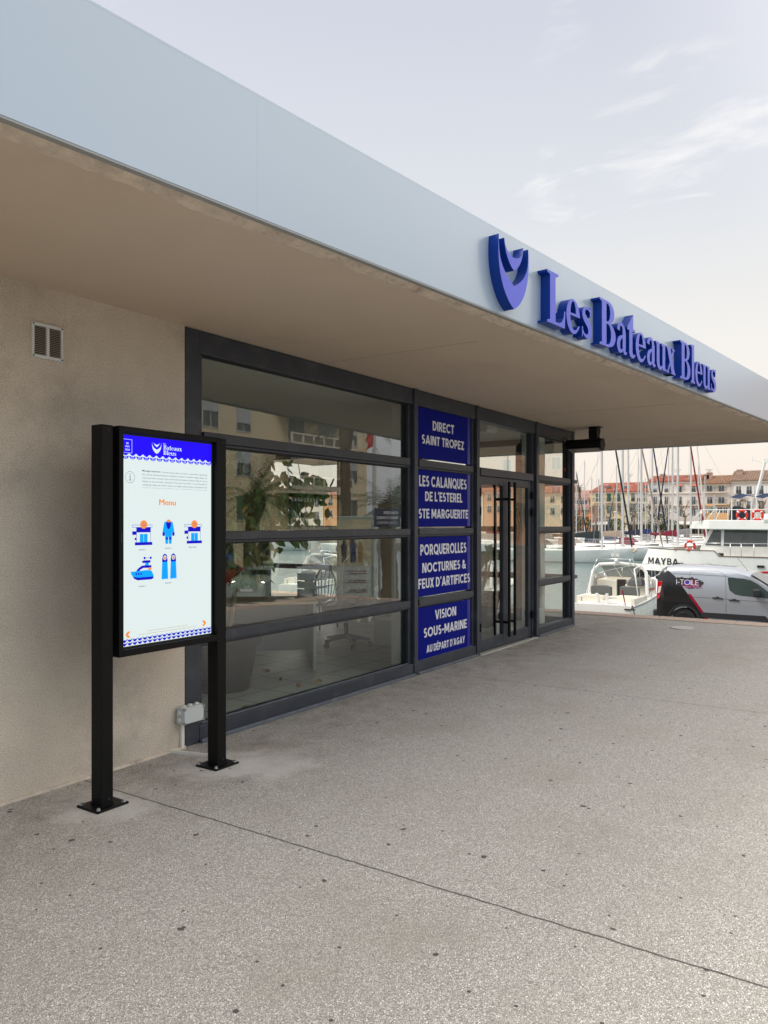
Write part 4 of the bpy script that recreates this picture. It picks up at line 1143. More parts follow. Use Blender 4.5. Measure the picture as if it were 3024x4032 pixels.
# -- cabin cruiser moored stern-to below the terrace
KX = 33.0 / 28.0
cy = 10.85; XS = 33.0
WB = -2.75
cr = thing('cabin_cruiser', (XS, cy, WB), 'white cabin cruiser moored stern to the quay with grey covered seats', 'boat')
zg = -2.03
stn = [(XS, cy, 1.27, zg, 1.15, -3.0, -3.4), (XS + .05, cy, 1.28, zg, 1.16, -3.0, -3.4), (XS + 2.0, cy, 1.36, zg + .08, 1.2, -3.0, -3.5), (XS + 4.5, cy, 1.34, zg + .26, 1.1, -2.95, -3.5), (XS + 6.3, cy, 1.02, zg + .44, .72, -2.85, -3.4), (XS + 7.6, cy, .5, zg + .6, .28, -2.7, -3.3), (XS + 8.3, cy, .06, zg + .7, .03, -2.5, -3.2)]
hu = hull_loft(MB(), stn, 'x').build('hull', M_GELCOAT, cr, smooth='auto')
rub = MB()
for s_ in (-1, 1): rub.tube([(a, cy + s_ * (h + .005), z - .05) for a, c, h, z, *_ in stn[1:]], .03, 6)
rub.build('rubbing_strake', mat('strake_grey', lin(122, 126, 128), .5), hu)
ck = MB().box(XS + .06, XS + .5, cy - 1.2, cy + 1.2, zg - .3, zg + .02).box(XS + .5, XS + 2.4, cy - 1.3, cy - 1.08, zg, zg + .33).box(XS + .5, XS + 2.4, cy + 1.08, cy + 1.3, zg, zg + .33)
ck.box(XS + .55, XS + .95, cy + .35, cy + 1.07, zg + .02, zg + .40).box(XS + 1.25, XS + 1.8, cy - 1.07, cy - .28, zg + .02, zg + .34).box(XS + 1.25, XS + 1.8, cy + .35, cy + 1.05, zg + .02, zg + .3)
ck.build('cockpit', M_CREAM, cr, bevel=.03)
for ya, yb in ((cy + .18, cy + 1.08), (cy - 1.06, cy - .24)):
    sb = MB()
    nn = 8; rings = []
    for i in range(nn + 1):
        t = i / nn; yy = ya + (yb - ya) * t; k = 1 - .12 * abs(2 * t - 1) ** 6
        rings.append([(XS + 1.85, yy, zg + .26), (XS + 1.80, yy, zg + .30 + .4 * k), (XS + 1.9, yy, zg + .32 + .42 * k), (XS + 2.08, yy, zg + .3 + .38 * k), (XS + 2.1, yy, zg + .26)])
    sb.loft(rings).build('seat_cover', M_CANVAS, cr, smooth='auto')
MB().box(XS + 2.9, XS + 3.02, cy - .16, cy + .2, zg - .2, zg + .95).build('companionway_door', mat('brown_door', lin(52, 44, 38), .4, var=.2), cr)
bk = MB().box(XS + 2.85, XS + 2.99, cy + .21, cy + 1.15, zg, zg + .92).box(XS + 2.85, XS + 2.99, cy - 1.15, cy - .17, zg, zg + .75)
bk.box(XS + 3.0, XS + 4.6, cy - 1.12, cy + 1.12, zg + .1, zg + .95).build('cabin_bulkhead', M_CREAM, cr, bevel=.03)
MB().loft([[(XS + 2.6, cy - .30, zg + .7), (XS + 2.6, cy - 1.05, zg + .7), (XS + 3.1, cy - 1.05, zg + .72), (XS + 3.1, cy - .3, zg + .72)], [(XS + 2.65, cy - .4, zg + .98), (XS + 2.65, cy - .98, zg + 1.02), (XS + 3.05, cy - .95, zg + 1.12), (XS + 3.0, cy - .45, zg + 1.1)]]).build('console_cover', M_CANVAS, cr, bevel=.05)
for yy in (cy + .33, cy - .12): MB().box(XS + .35, XS + .42, yy - .06, yy + .06, zg, zg + .5).build('gate_post', M_GELCOAT, cr, bevel=.02)
# arch and hard-top frame
archp = [(XS + 2.3, cy + 1.32, zg + .3), (XS + 2.5, cy + 1.22, zg + 1.35), (XS + 2.6, cy + .95, zg + 1.64), (XS + 2.62, cy, zg + 1.72), (XS + 2.6, cy - .95, zg + 1.64), (XS + 2.5, cy - 1.22, zg + 1.35), (XS + 2.2, cy - 1.36, zg + .3)]
MB().tube(archp, .075, 8).build('arch', M_GELCOAT, cr, smooth='auto')
MB().add([(XS + 2.7, cy + .95, zg + 1.6), (XS + 2.7, cy - .95, zg + 1.6), (XS + 4.1, cy - 1.05, zg + .93), (XS + 4.1, cy + 1.05, zg + .93)], [(0, 1, 2, 3)]).build('windscreen', M_SMOKE, cr, fix=False)
for s_ in (-1, 1):
    MB().add([(XS + 2.6, cy + s_ * 1.15, zg + 1.35), (XS + 2.6, cy + s_ * 1.28, zg + .35), (XS + 4.3, cy + s_ * 1.2, zg + .5), (XS + 4.1, cy + s_ * 1.06, zg + .9)], [(0, 1, 2, 3)]).build('side_screen', M_SMOKE, cr, fix=False)
fm = MB()
for yy in (-.95, -.35, .3, .95): fm.tube([(XS + 2.72, cy + yy, zg + 1.6), (XS + 4.1, cy + yy * 1.1, zg + .93)], .022, 6)
fm.tube([(XS + 1.5, cy + 1.2, zg + .3), (XS + 2.5, cy + 1.15, zg + 1.6)], .02, 6).tube([(XS + 1.2, cy - 1.25, zg + .3), (XS + 1.25, cy - 1.05, zg + 1.55), (XS + 2.5, cy - 1.0, zg + 1.66)], .03, 6)
fm.build('canopy_frame', M_GELCOAT, cr, smooth=True)
rl = MB(); top = []
for s_ in (-1, 1):
    pts = [(XS + a, cy + s_ * h, zg + z) for a, h, z in ((2.7, 1.38, 1.0), (3.4, 1.38, 1.12), (4.5, 1.32, 1.2), (6.3, 1.0, 1.32), (7.6, .5, 1.42), (8.35, .08, 1.45))]
    rl.tube(pts, .018, 6)
    for p_ in pts: rl.tube([p_, (p_[0] + .05, p_[1], p_[2] - .82)], .014, 6)
rl.tube([(XS + 2.5, cy + 1.0, zg + 1.9), (XS + 2.5, cy - .6, zg + 1.92), (XS + 2.5, cy - .75, zg + 1.66)], .018, 6).tube([(XS + 2.5, cy + 1.0, zg + 1.9), (XS + 2.5, cy + 1.15, zg + 1.6)], .018, 6).tube([(XS + 2.5, cy - .5, zg + 1.92), (XS + 2.5, cy - .5, zg + 1.66)], .018, 6)
rl.tube([(XS + .05, cy + 1.15, zg + .05), (XS + .02, cy + 1.0, zg + .12), (XS + .02, cy - .95, zg + .12), (XS + .05, cy - 1.05, zg + .05)], .014, 6)
rl.build('rails', M_CHROME, cr, smooth=True)
MB().tube([(XS + 2.6, cy + .2, zg + 1.72), (XS + 2.6, cy + .2, zg + 2.3)], .02, 6).box(XS + 2.55, XS + 2.65, cy + .02, cy + .15, zg + 2.02, zg + 2.16).box(XS + 2.55, XS + 2.65, cy + .25, cy + .38, zg + 2.02, zg + 2.16).ellipsoid((XS + 2.5, cy + .12, zg + 1.82), .09, .1, .09).build('horn_and_lights', M_WPLAST, cr, smooth='auto')
MB().tube([(XS + .1, cy - 1.02, zg + .02), (XS + .02, cy - .9, zg + .7)], [.02, .03], 8).build('flagstaff', mat('red_flagstaff', lin(150, 20, 34), .6), cr, smooth='auto')
MB().box(XS - .05, XS + .02, cy - 1.45, cy - 1.0, zg - .12, zg - .07).tube([(XS + .2, cy - 1.2, zg - .02), (XS + .05, cy - 1.32, zg + .07), (XS - .2, cy - 1.5, zg - .35)], .025, 6).build('mooring_cleat', M_RUBBER, cr)

cr.scale = (.788,) * 3; cr.location = (26.0, 8.55, -1.83)      # about seven metres long

# -- motor yacht behind the van
XM = 58.0; xc = XM + 2.7
my = thing('motor_yacht', (xc, 5, WB), 'white motor yacht lettered MAYBA with red stripe and blue bimini', 'yacht')


def ystn(zt_add, zl, zk):
    r = []
    for y, hb, zt in ((16.25, .05, -.42), (15.4, .75, -.43), (14.0, 1.75, -.44), (12.6, 2.4, -.45), (11.05, 2.7, -.45), (10.75, 2.72, -.83), (7.6, 2.75, -.86), (0, 2.75, -.9), (-7, 2.6, -.88)):
        r.append((y, hb, zt))
    return r


rings_w, rings_r, rings_b = [], [], []
for y, hb, zt in ystn(0, 0, 0):
    fl = lambda z: hb * (1 - .20 * (zt - z) / 2.0 if hb < 2.3 else 1 - .05 * (zt - z) / 2.0)
    ys = lambda z: y + (.72 * (zt - z) / 1.7 if y > 15 else (.5 * (zt - z) / 1.7 if y > 13.5 else 0))
    Q = lambda s, z: (xc + s * max(.03, fl(z)), ys(z), z)
    rings_w.append([Q(-1, zt), Q(-1, -1.2), Q(-1, -2.08), Q(1, -2.08), Q(1, -1.2), Q(1, zt)])
    rings_b.append([Q(-1, -2.081), Q(-.97, -2.5), Q(-.8, -3.0), Q(.8, -3.0), Q(.97, -2.5), Q(1, -2.081)])
hl = MB().loft(rings_w).build('hull', M_GELCOAT, my, smooth='auto')
MB().loft(rings_b).build('bottom_paint', mat('navy_antifoul', (.012, .014, .02), .5), my, smooth='auto')
MB().prism([(9.0, -1.86), (7.4, -1.74), (-6.5, -1.68), (-6.5, -1.86), (7.4, -1.92)], lambda u, v, w: (XM + .02 - w, u, v), .0, .03).build('red_stripe', mat('stripe_red', lin(196, 22, 44), .35), hl)
cap = MB()
for s_ in (-1,): cap.tube([(xc + s_ * hb, y, zt + .02) for y, hb, zt in ystn(0, 0, 0)], .04, 6)
cap.build('cap_rail', mat('varnished_rail', lin(104, 78, 62), .4), hl)
tx = MB(); PY = lambda u, v, w: Vector((XM + .95 - .42 * (u) - w, 15.9 - u, v))


from mathutils.bvhtree import BVHTree
_hm = MB().loft(rings_w); HULL_T = BVHTree.FromPolygons(_hm.v, _hm.f)


def PYT(u, v, w):                        # lettering lies on the flared hull side
    hit = HULL_T.ray_cast(Vector((xc - 8, 15.75 - u, v)), Vector((1, 0, 0)))[0]
    return Vector(((hit.x if hit else xc - .5) - .015 - w, 15.75 - u, v))


for u0, u1, ch in ((-.45, .05, 'M'), (.12, .62, 'A'), (.66, 1.10, 'Y'), (1.20, 1.58, 'B'), (1.62, 2.12, 'A')): put_sans(tx, ch, u0, u1, -1.58, -1.10, PYT, .0, 18, 0)
tx.build('name_lettering', mat('name_black', (.02, .02, .025), .4), hl, fix=False)
for y, z, w_, h_ in ((13.5, -1.43, .17, .075), (11.42, -1.44, .2, .075), (8.07, -1.45, .22, .08)):
    MB().box(xc - 2.8, xc - 2.0, y - w_, y + w_, z - h_, z + h_).build('porthole', M_DARKGLASS, hl)
dh = MB()
dk = [(12.15, -.45, 2.0), (11.55, 1.05, 1.85)]
dh.loft([[(xc - 2.1, 12.2, -.6), (xc + 2.1, 12.2, -.6), (xc + 2.1, -4, -.9), (xc - 2.1, -4, -.9)], [(xc - 2.1, 12.0, .0), (xc + 2.1, 12.0, .0), (xc + 2.1, -4, .0), (xc - 2.1, -4, .0)], [(xc - 1.9, 11.5, 1.1), (xc + 1.9, 11.5, 1.1), (xc + 1.9, -4, 1.1), (xc - 1.9, -4, 1.1)]])
dh = dh.build('deckhouse', M_GELCOAT, my, bevel=.05)
PD = lambda u, v, w: (xc - 2.1 + .2 * v / 1.1 - w, u, v)
for pts in ([(11.75, -.05), (11.25, 1.0), (10.72, 1.0), (10.72, -.08)], [(10.52, 1.02), (10.52, -.1), (7.75, -.1), (7.75, 1.0)], [(7.55, 1.0), (7.55, -.1), (4.5, -.1), (4.5, 1.0)]):
    MB().prism(pts, PD, .01, .03).build('window', mat('yacht_window', lin(74, 76, 74), .06, spec=.8, var=.35, scale=1.2), dh)
MB().prism([(10.5, -.12), (10.5, -.8), (2, -.8), (2, -.12)], lambda u, v, w: (xc - 2.2 - w, u, v), .0, .03).build('side_canvas', mat('white_canvas', lin(214, 212, 206), .8, var=.08, scale=2, bump=.2, bscale=4), my)
ud = MB()
ud.loft([[(xc - h, y, z0), (xc + h, y, z0), (xc + h * .98, y, z1), (xc - h * .98, y, z1)] for y, h, z0, z1 in ((12.95, 1.5, 1.12, 1.2), (12.6, 2.1, 1.09, 1.58), (11.4, 2.6, 1.07, 1.74), (7, 2.7, 1.05, 1.68), (-4, 2.7, 1.05, 1.66))]).build('upper_deck', M_GELCOAT, my, bevel=.04)
rr_ = MB(); xr = xc - 2.4
for a, b in (((12.1, 1.55), (11.9, 2.44)), ((11.6, 1.7), (11.1, 2.44)), ((11.0, 1.7), (10.7, 2.44)), ((10.2, 1.7), (10.2, 2.44)), ((9.6, 1.7), (9.6, 2.44)), ((8.6, 1.7), (8.6, 2.44)), ((7.6, 1.7), (7.6, 2.44)), ((12.75, 1.5), (11.95, 2.4)), ((11.95, 1.6), (12.0, 2.44))):
    rr_.tube([(xr, *a), (xr, *b)], .028, 6)
rr_.tube([(xr, 12.0, 2.44), (xr, 3, 2.44)], .03, 6)
rr_.build('flybridge_rail', M_GELCOAT, my, smooth=True)
rr_ = MB()
for y in (12.2, 10.0, 9.3, 8.5, 6.9): rr_.tube([(xc - 2.68, y, -.85 if y < 10.8 else -.4), (xc - 2.66, y, .1)], .022, 6)
rr_.tube([(xc - 2.6, 12.2, .08), (xc - 2.66, 10.6, .1), (xc - 2.66, 2, .12)], .024, 6).build('deck_rail', M_CHROME, my, smooth=True)
for ya, yb in ((10.1, 8.75), (8.5, 6.4)):
    bt = MB().loft([[(xc - 1.9, y, z), (xc + 1.5, y, z), (xc + 1.5, y, z + .05), (xc - 1.9, y, z + .05)] for y, z in ((ya, 3.3), (ya - .5, 3.5), ((ya + yb) / 2, 3.52), (yb, 3.36))]).build('bimini', mat('blue_bimini', lin(60, 82, 122), .8, var=.08), my, smooth='auto')
    po = MB()
    for y in (ya - .05, yb + .05): po.tube([(xc - 1.85, y, 3.34), (xc - 1.85, y, 1.7)], .035, 6)
    po.build('bimini_poles', M_GELCOAT, bt)
MB().loft([[(xc - 1.7, 10.25, 1.7), (xc - .8, 10.25, 1.7), (xc - .8, 9.0, 1.7), (xc - 1.7, 9.0, 1.7)], [(xc - 1.7, 10.2, 2.5), (xc - .8, 10.2, 2.5), (xc - .8, 9.0, 2.4), (xc - 1.7, 9.0, 2.4)], [(xc - 1.6, 9.95, 2.72), (xc - .9, 9.95, 2.72), (xc - .9, 9.4, 2.6), (xc - 1.6, 9.4, 2.6)]]).build('console_cover', mat('dark_cover', (.012, .014, .03), .8), my, bevel=.05)
mm = MB().tube([(xc - 1.0, 8.95, 1.7), (xc - 1.0, 8.05, 5.8)], [.13, .09], 8).tube([(xc - 1.0, 8.07, 5.7), (xc - 1.0, 8.85, 6.0)], .03, 6).tube([(xc - 1.0, 8.0, 5.8), (xc - 1.0, 7.95, 7.6)], .015, 5).tube([(xc - 1.0, 8.85, 5.85), (xc - 1.0, 8.85, 6.15)], .03, 5).box(xc - 1.1, xc - .9, 7.85, 8.1, 5.7, 6.0)
mm.build('radar_mast', M_GELCOAT, my, smooth='auto')
MB().tube([(xc - 2.3, 7.9, 1.75), (xc - 2.3, 6.8, 1.75)], .42, 14).build('liferaft', M_GELCOAT, my, bevel=.05)
fd = MB().loft([[(xc - 1.9, 14.0, -.42), (xc + 1.9, 14.0, -.42), (xc + 1.6, 14.0, -.3), (xc - 1.6, 14.0, -.3)], [(xc - 2.1, 12.1, -.42), (xc + 2.1, 12.1, -.42), (xc + 1.9, 12.2, -.1), (xc - 1.9, 12.2, -.1)]]).build('foredeck_hatch', mat('teak_deck', lin(116, 104, 92), .8, var=.1), my)
KY = .862; my.scale = (KY,) * 3; my.location = (xc * KY, 5 * KY, EYE + (WB - EYE) * KY)
for i, (x, y, z, lab) in enumerate(((xc - 2.3, 12.75, -.12, 'red lifebuoy standing on the foredeck of the white motor yacht'), (xc - 2.46, 9.28, 2.05, 'red lifebuoy on the upper rail of the yacht beside the dark console cover'), (xc - 2.46, 8.3, 2.05, 'red lifebuoy on the upper rail of the yacht beside the white canister'))):
    x, y, z = x * KY, y * KY, EYE + (z - EYE) * KY
    lb = thing('lifebuoy', (x, y, z), lab, 'lifebuoy', 'lifebuoys on the motor yacht')
    ring = MB().torus((x, y, z), .27, .074, n=24).build('ring', M_RED, lb, smooth=True)
    bd = MB()
    for k in range(4):
        t = math.pi / 4 + k * math.pi / 2; c = Vector((x, y + .27 * math.cos(t), z + .27 * math.sin(t))); d = Vector((0, -math.sin(t), math.cos(t))) * .035
        bd.tube([c - d, c + d], .079, 10)
    bd.build('bands', M_WHITE, ring, smooth='auto')

# -- sailing boats on the pontoons, all lying parallel, bows towards -Y unless flipped
M_MAST = mat('anodised_mast', lin(206, 206, 204), .4, metal=.2, var=.05)
M_WIRE = mat('rigging_wire', lin(186, 182, 178), .5)
M_HOOD = mat('grey_sprayhood', lin(120, 118, 116), .85, var=.2, scale=2)


def pxy(zx, zy, X):                      # point of the photograph (close-up coordinates) on the plane x = X
    return on_x(*z5(zx, zy), X)


def sailboat(label, X, mx, bowx, topz, cover=None, genoa=None, gtop=None, flip=False, mr=.09, L=None, fend=False, hood=True, bf=.36):
    ym = pxy(mx, 800, X).y; yb = pxy(bowx, 800, X).y; sg = -1 if not flip else 1
    lb = abs(yb - ym); L = L or lb / .42; ys = yb - sg * L
    b = thing('sailing_boat', (X, ym, WATER), label, 'sailing boat', 'sailing boats in the marina')
    Y = lambda t: yb + (ys - yb) * t            # 0 bow, 1 stern
    bm = .15 * L
    stn = [(Y(0) , X, .05, WATER + 1.35, .03, WATER + .9, WATER + .3), (Y(.06), X, bm * .35, WATER + 1.3, bm * .16, WATER + .3, WATER - .1), (Y(.2), X, bm * .72, WATER + 1.2, bm * .5, WATER, WATER - .4), (Y(.42), X, bm * .98, WATER + 1.1, bm * .85, WATER, WATER - .5), (Y(.7), X, bm, WATER + 1.06, bm * .86, WATER, WATER - .4), (Y(1), X, bm * .85, WATER + 1.1, bm * .72, WATER + .15, WATER - .1)]
    h = hull_loft(MB(), stn, 'y').build('hull', M_GELCOAT, b, smooth='auto')
    bs = MB(); bs.loft([[(c - hl * 1.01 - .01, a, WATER + .03), (c - hl * 1.01 - .01, a, WATER + .14)] for a, c, ht_, zt, hl, zl, zk in stn[2:]], closed=False).build('boot_stripe', mat('boot_navy', (.02, .025, .05), .4), h)
    dz = WATER + 1.12
    ct = MB().loft([[(X - w_, Y(t), dz - .05), (X + w_, Y(t), dz - .05), (X + w_ * .8, Y(t), dz + hh), (X - w_ * .8, Y(t), dz + hh)] for t, w_, hh in ((.24, bm * .3, .05), (.34, bm * .5, .30), (.5, bm * .62, .42), (.66, bm * .62, .46), (.67, bm * .6, .1))]).build('coachroof', M_GELCOAT, b, bevel=.03)
    MB().loft([[(X - w_ * .92 - .03, Y(t), dz + .12), (X - w_ * .82 - .03, Y(t), dz + .27)] for t, w_ in ((.38, bm * .53), (.5, bm * .62), (.62, bm * .62))], closed=False).build('cabin_window', M_DARKGLASS, ct)
    mz = topz
    m = MB().tube([(X, ym, dz), (X, ym, mz)], [mr, mr * .85], 8)
    m = m.build('mast', M_MAST, b, smooth='auto')
    rg = MB()
    for f in (.36, .68):
        z = dz + (mz - dz) * f
        if z < mz - .5: rg.tube([(X - .45, ym - sg * .08, z), (X, ym, z), (X + .45, ym - sg * .08, z)], .02, 4).tube([(X, ym + .55, z - .02), (X, ym - .55, z - .02)], .018, 4)
    rg.build('spreaders', M_MAST, m)
    w = MB()
    w.tube([(X, ym, mz), (X - bm * .9, ym - sg * .2, dz)], .012, 4).tube([(X, ym, mz), (X, ys, dz)], .013, 4).tube([(X, ym, mz * .6 + dz * .4), (X - bm * .8, ym + sg * .3, dz)], .010, 4)
    for o in (.12, -.14): w.tube([(X - mr - .03, ym + o, dz), (X - mr - .02, ym + o * .3, mz)], .008, 4)
    w.build('rigging', M_WIRE, b)
    g0 = Vector((X, yb - sg * .1, dz + .2)); g1 = Vector((X, ym, gtop or mz))
    if genoa:
        gp = [g0 + (g1 - g0) * (i / 16) for i in range(17)]
        MB().tube(gp, [.05] + [.09 - .003 * i + .01 * (i % 2) for i in range(15)] + [.03], 7).build('furled_genoa', mat('genoa_' + genoa[0], lin(*genoa[1]), .85, var=.12, scale=3), b, smooth='auto')
    else: MB().tube([g0, g1], .012, 4).build('forestay', M_WIRE, b)
    bl = bf * L
    if cover:
        ye = ym - sg * bl; bz = dz + 1.15
        MB().tube([(X, ym, bz), (X, ye, bz + .12)], .06, 6).build('boom', M_MAST, b)
        n = 9; rings = []
        for i in range(n):
            t = i / (n - 1); hh = .62 * (1 - .75 * t ** .8) + .05 * math.sin(7 * t); yy = ym - sg * (.05 + (bl - .1) * t); z = bz + .12 * t
            rings.append([(X - .12 * (1 - .4 * t), yy, z - .07), (X - .10, yy, z + hh * .55), (X, yy + .0, z + hh), (X + .10, yy, z + hh * .55), (X + .12, yy, z - .07)])
        MB().loft(rings).build('sail_cover', mat('cover_' + cover[0], lin(*cover[1]), .85, var=.18, scale=2.5, bump=.4, bscale=4), b, smooth='auto')
    if hood:
        MB().loft([[(X - bm * .6 * k, Y(t), dz + .2), (X - bm * .5 * k, Y(t), dz + .2 + hh), (X, Y(t), dz + .26 + hh), (X + bm * .5 * k, Y(t), dz + .2 + hh), (X + bm * .6 * k, Y(t), dz + .2)] for t, k, hh in ((.585, 1, .2), (.64, 1.02, .66), (.72, 1.05, .72))]).build('sprayhood', M_HOOD if not cover else mat('hood_' + cover[0], lin(*[q * .8 + 24 for q in cover[1]]), .85, var=.2, scale=2), b, smooth='auto')
    rl = MB(); pp = [(X - bm * k * .95, Y(t), dz + .62) for t, k in ((.02, .1), (.1, .45), (.25, .8), (.42, .98), (.6, 1.0), (.8, .97), (.98, .88))]
    rl.tube(pp, .014, 4)
    for q in pp: rl.tube([q, (q[0], q[1], dz)], .016, 4)
    rl.build('guard_rail', M_WIRE, b)
    if fend:
        for t in (.40, .62, .79):
            MB().lathe((X - bm * lerp([(.2, .72), (.42, .98), (.7, 1.0), (1, .86)], t) - .13, Y(t), WATER + .3), [(.02, 0), (.11, .08), (.12, .5), (.03, .62)], 10).build('fender', mat('navy_fender', lin(56, 66, 84), .5) if t != .40 else M_RUBBER, b, smooth='auto')
        for dy, dz_ in ((-.15, .35), (.1, .5), (.0, .15)): MB().ellipsoid((X - .1, yb + dy - .1, WATER + 1.0 + dz_ * .6), .14, .14, .17, 8, 6).build('buoy', mat('cream_buoy', lin(214, 202, 184), .6), b, smooth=True)
    return b


NAVY, BROWN, GREEN, RED_, GREY, BLUE = ('navy', (26, 32, 52)), ('taupe', (150, 132, 118)), ('dark_green', (26, 36, 38)), ('burgundy', (112, 22, 40)), ('grey', (128, 128, 128)), ('blue', (28, 44, 84))
sailboat('white sailing boat in front with dark green boom cover, fenders and dark furled genoa', 69, 343, 592, 15.5, GREEN, ('dark', (34, 36, 46)), fend=True, mr=.105, L=13.2)
sailboat('white sailing boat with taupe boom cover and grey-brown furled genoa reaching the yacht bow', 76, 508, 832, 17.5, BROWN, ('taupe', (146, 128, 120)), mr=.12, L=14)
sailboat('sailing boat with thick mast and short navy boom cover amid the front rows', 87, 655, 872, 18.5, NAVY, ('navy', (30, 34, 56)), mr=.13, L=12.5, bf=.22)
sailboat('sailing boat with burgundy boom cover and dark red furled genoa', 83, 945, 1180, 17.5, RED_, ('burgundy', (118, 20, 44)), mr=.12, L=12, bf=.24)
sailboat('sailing boat with blue boom cover and a slim mast before the pink house', 95, 742, 905, 18, BLUE, None, mr=.11, L=11)
sailboat('sailing boat lying the other way with navy furled genoa leaning left', 91, 903, 752, 17, None, ('navy', (30, 34, 56)), gtop=13.5, flip=True, mr=.11, L=11)
sailboat('sailing boat with grey boom cover and white furled genoa near the yacht', 102, 1048, 1185, 18, GREY, ('white', (214, 208, 202)), mr=.12, L=11, bf=.3)
sailboat('sailing boat with bare grey mast between the taupe covered one and the navy one', 98, 552, 720, 19, None, None, mr=.13, L=11)
sailboat('small sailing boat with short mast by the building corner, bow stay slanting dark', 104, 140, 232, 8.6, None, ('dark', (34, 36, 46)), mr=.07, L=8)
sailboat('small sailing boat with the leftmost thin mast beside the building corner', 108, 117, 200, 11.6, None, None, mr=.06, L=8)
sailboat('small sailing boat with short mast close left of the dark green covered one', 118, 317, 420, 8.3, None, None, mr=.08, L=8.5)
sailboat('small sailing boat with a low mast before the yellow house and blue genoa', 122, 458, 372, 10.5, None, ('blue', (40, 72, 110)), gtop=8.0, flip=True, mr=.08, L=9)
sailboat('small sailing boat with a low mast before the left edge of the pink house', 120, 783, 880, 10.0, None, None, mr=.08, L=9)
sailboat('small sailing boat with a low mast left of the brown roofed house', 128, 1158, 1250, 8.6, None, None, mr=.08, L=9)
sailboat('small sailing boat with the shortest mast in front of the orange ground floor', 124, 1234, 1320, 5.6, None, None, mr=.08, L=8)

# ------------------------------------------------------------------ houses across the harbour
for mx, bx, tp, X, lab in ((368, 460, 7.4, 132, 'small sailing boat with a slim mast just right of the dark green covered one'), (632, 720, 12.5, 134, 'sailing boat with a slim mast just left of the thick navy covered one'), (688, 780, 9.2, 138, 'small sailing boat with a slim mast before the narrow pale yellow house'), (872, 960, 14.5, 136, 'sailing boat with a slim tall mast just left of the burgundy covered one'), (1108, 1190, 11.5, 134, 'sailing boat with a slim mast where the pink and beige houses meet'), (262, 340, 9.6, 136, 'small sailing boat with a slim mast before the left edge of the yellow house'), (205, 290, 13.0, 140, 'sailing boat with a slim tall mast before the grey villa')):
    sailboat(lab, X, mx, bx, tp, None, None, mr=.075, L=9)
XH = 197.0


def hp(x, y):
    q = on_x(*z7(x, y), XH); return q.y, q.z


def tile_mat(name, col):
    m = mat(name, col, .9, var=.32, scale=1.1, stain=(tuple(c * .45 for c in col), .9, .5)); return m


SHUT = {'green': mat('shutter_green', lin(34, 92, 74), .6), 'teal': mat('shutter_teal', lin(70, 132, 122), .6), 'white': mat('shutter_white', lin(226, 224, 220), .6), 'pale': mat('shutter_pale', lin(190, 194, 198), .6)}
M_HFRAME = mat('house_window_frame', lin(222, 218, 210), .6)
M_HPANE = mat('house_pane', lin(84, 92, 98), .12, spec=.7)
M_IRON = mat('balcony_iron', (.035, .037, .04), .6)
M_SLAB = mat('balcony_slab', lin(226, 214, 196), .8)


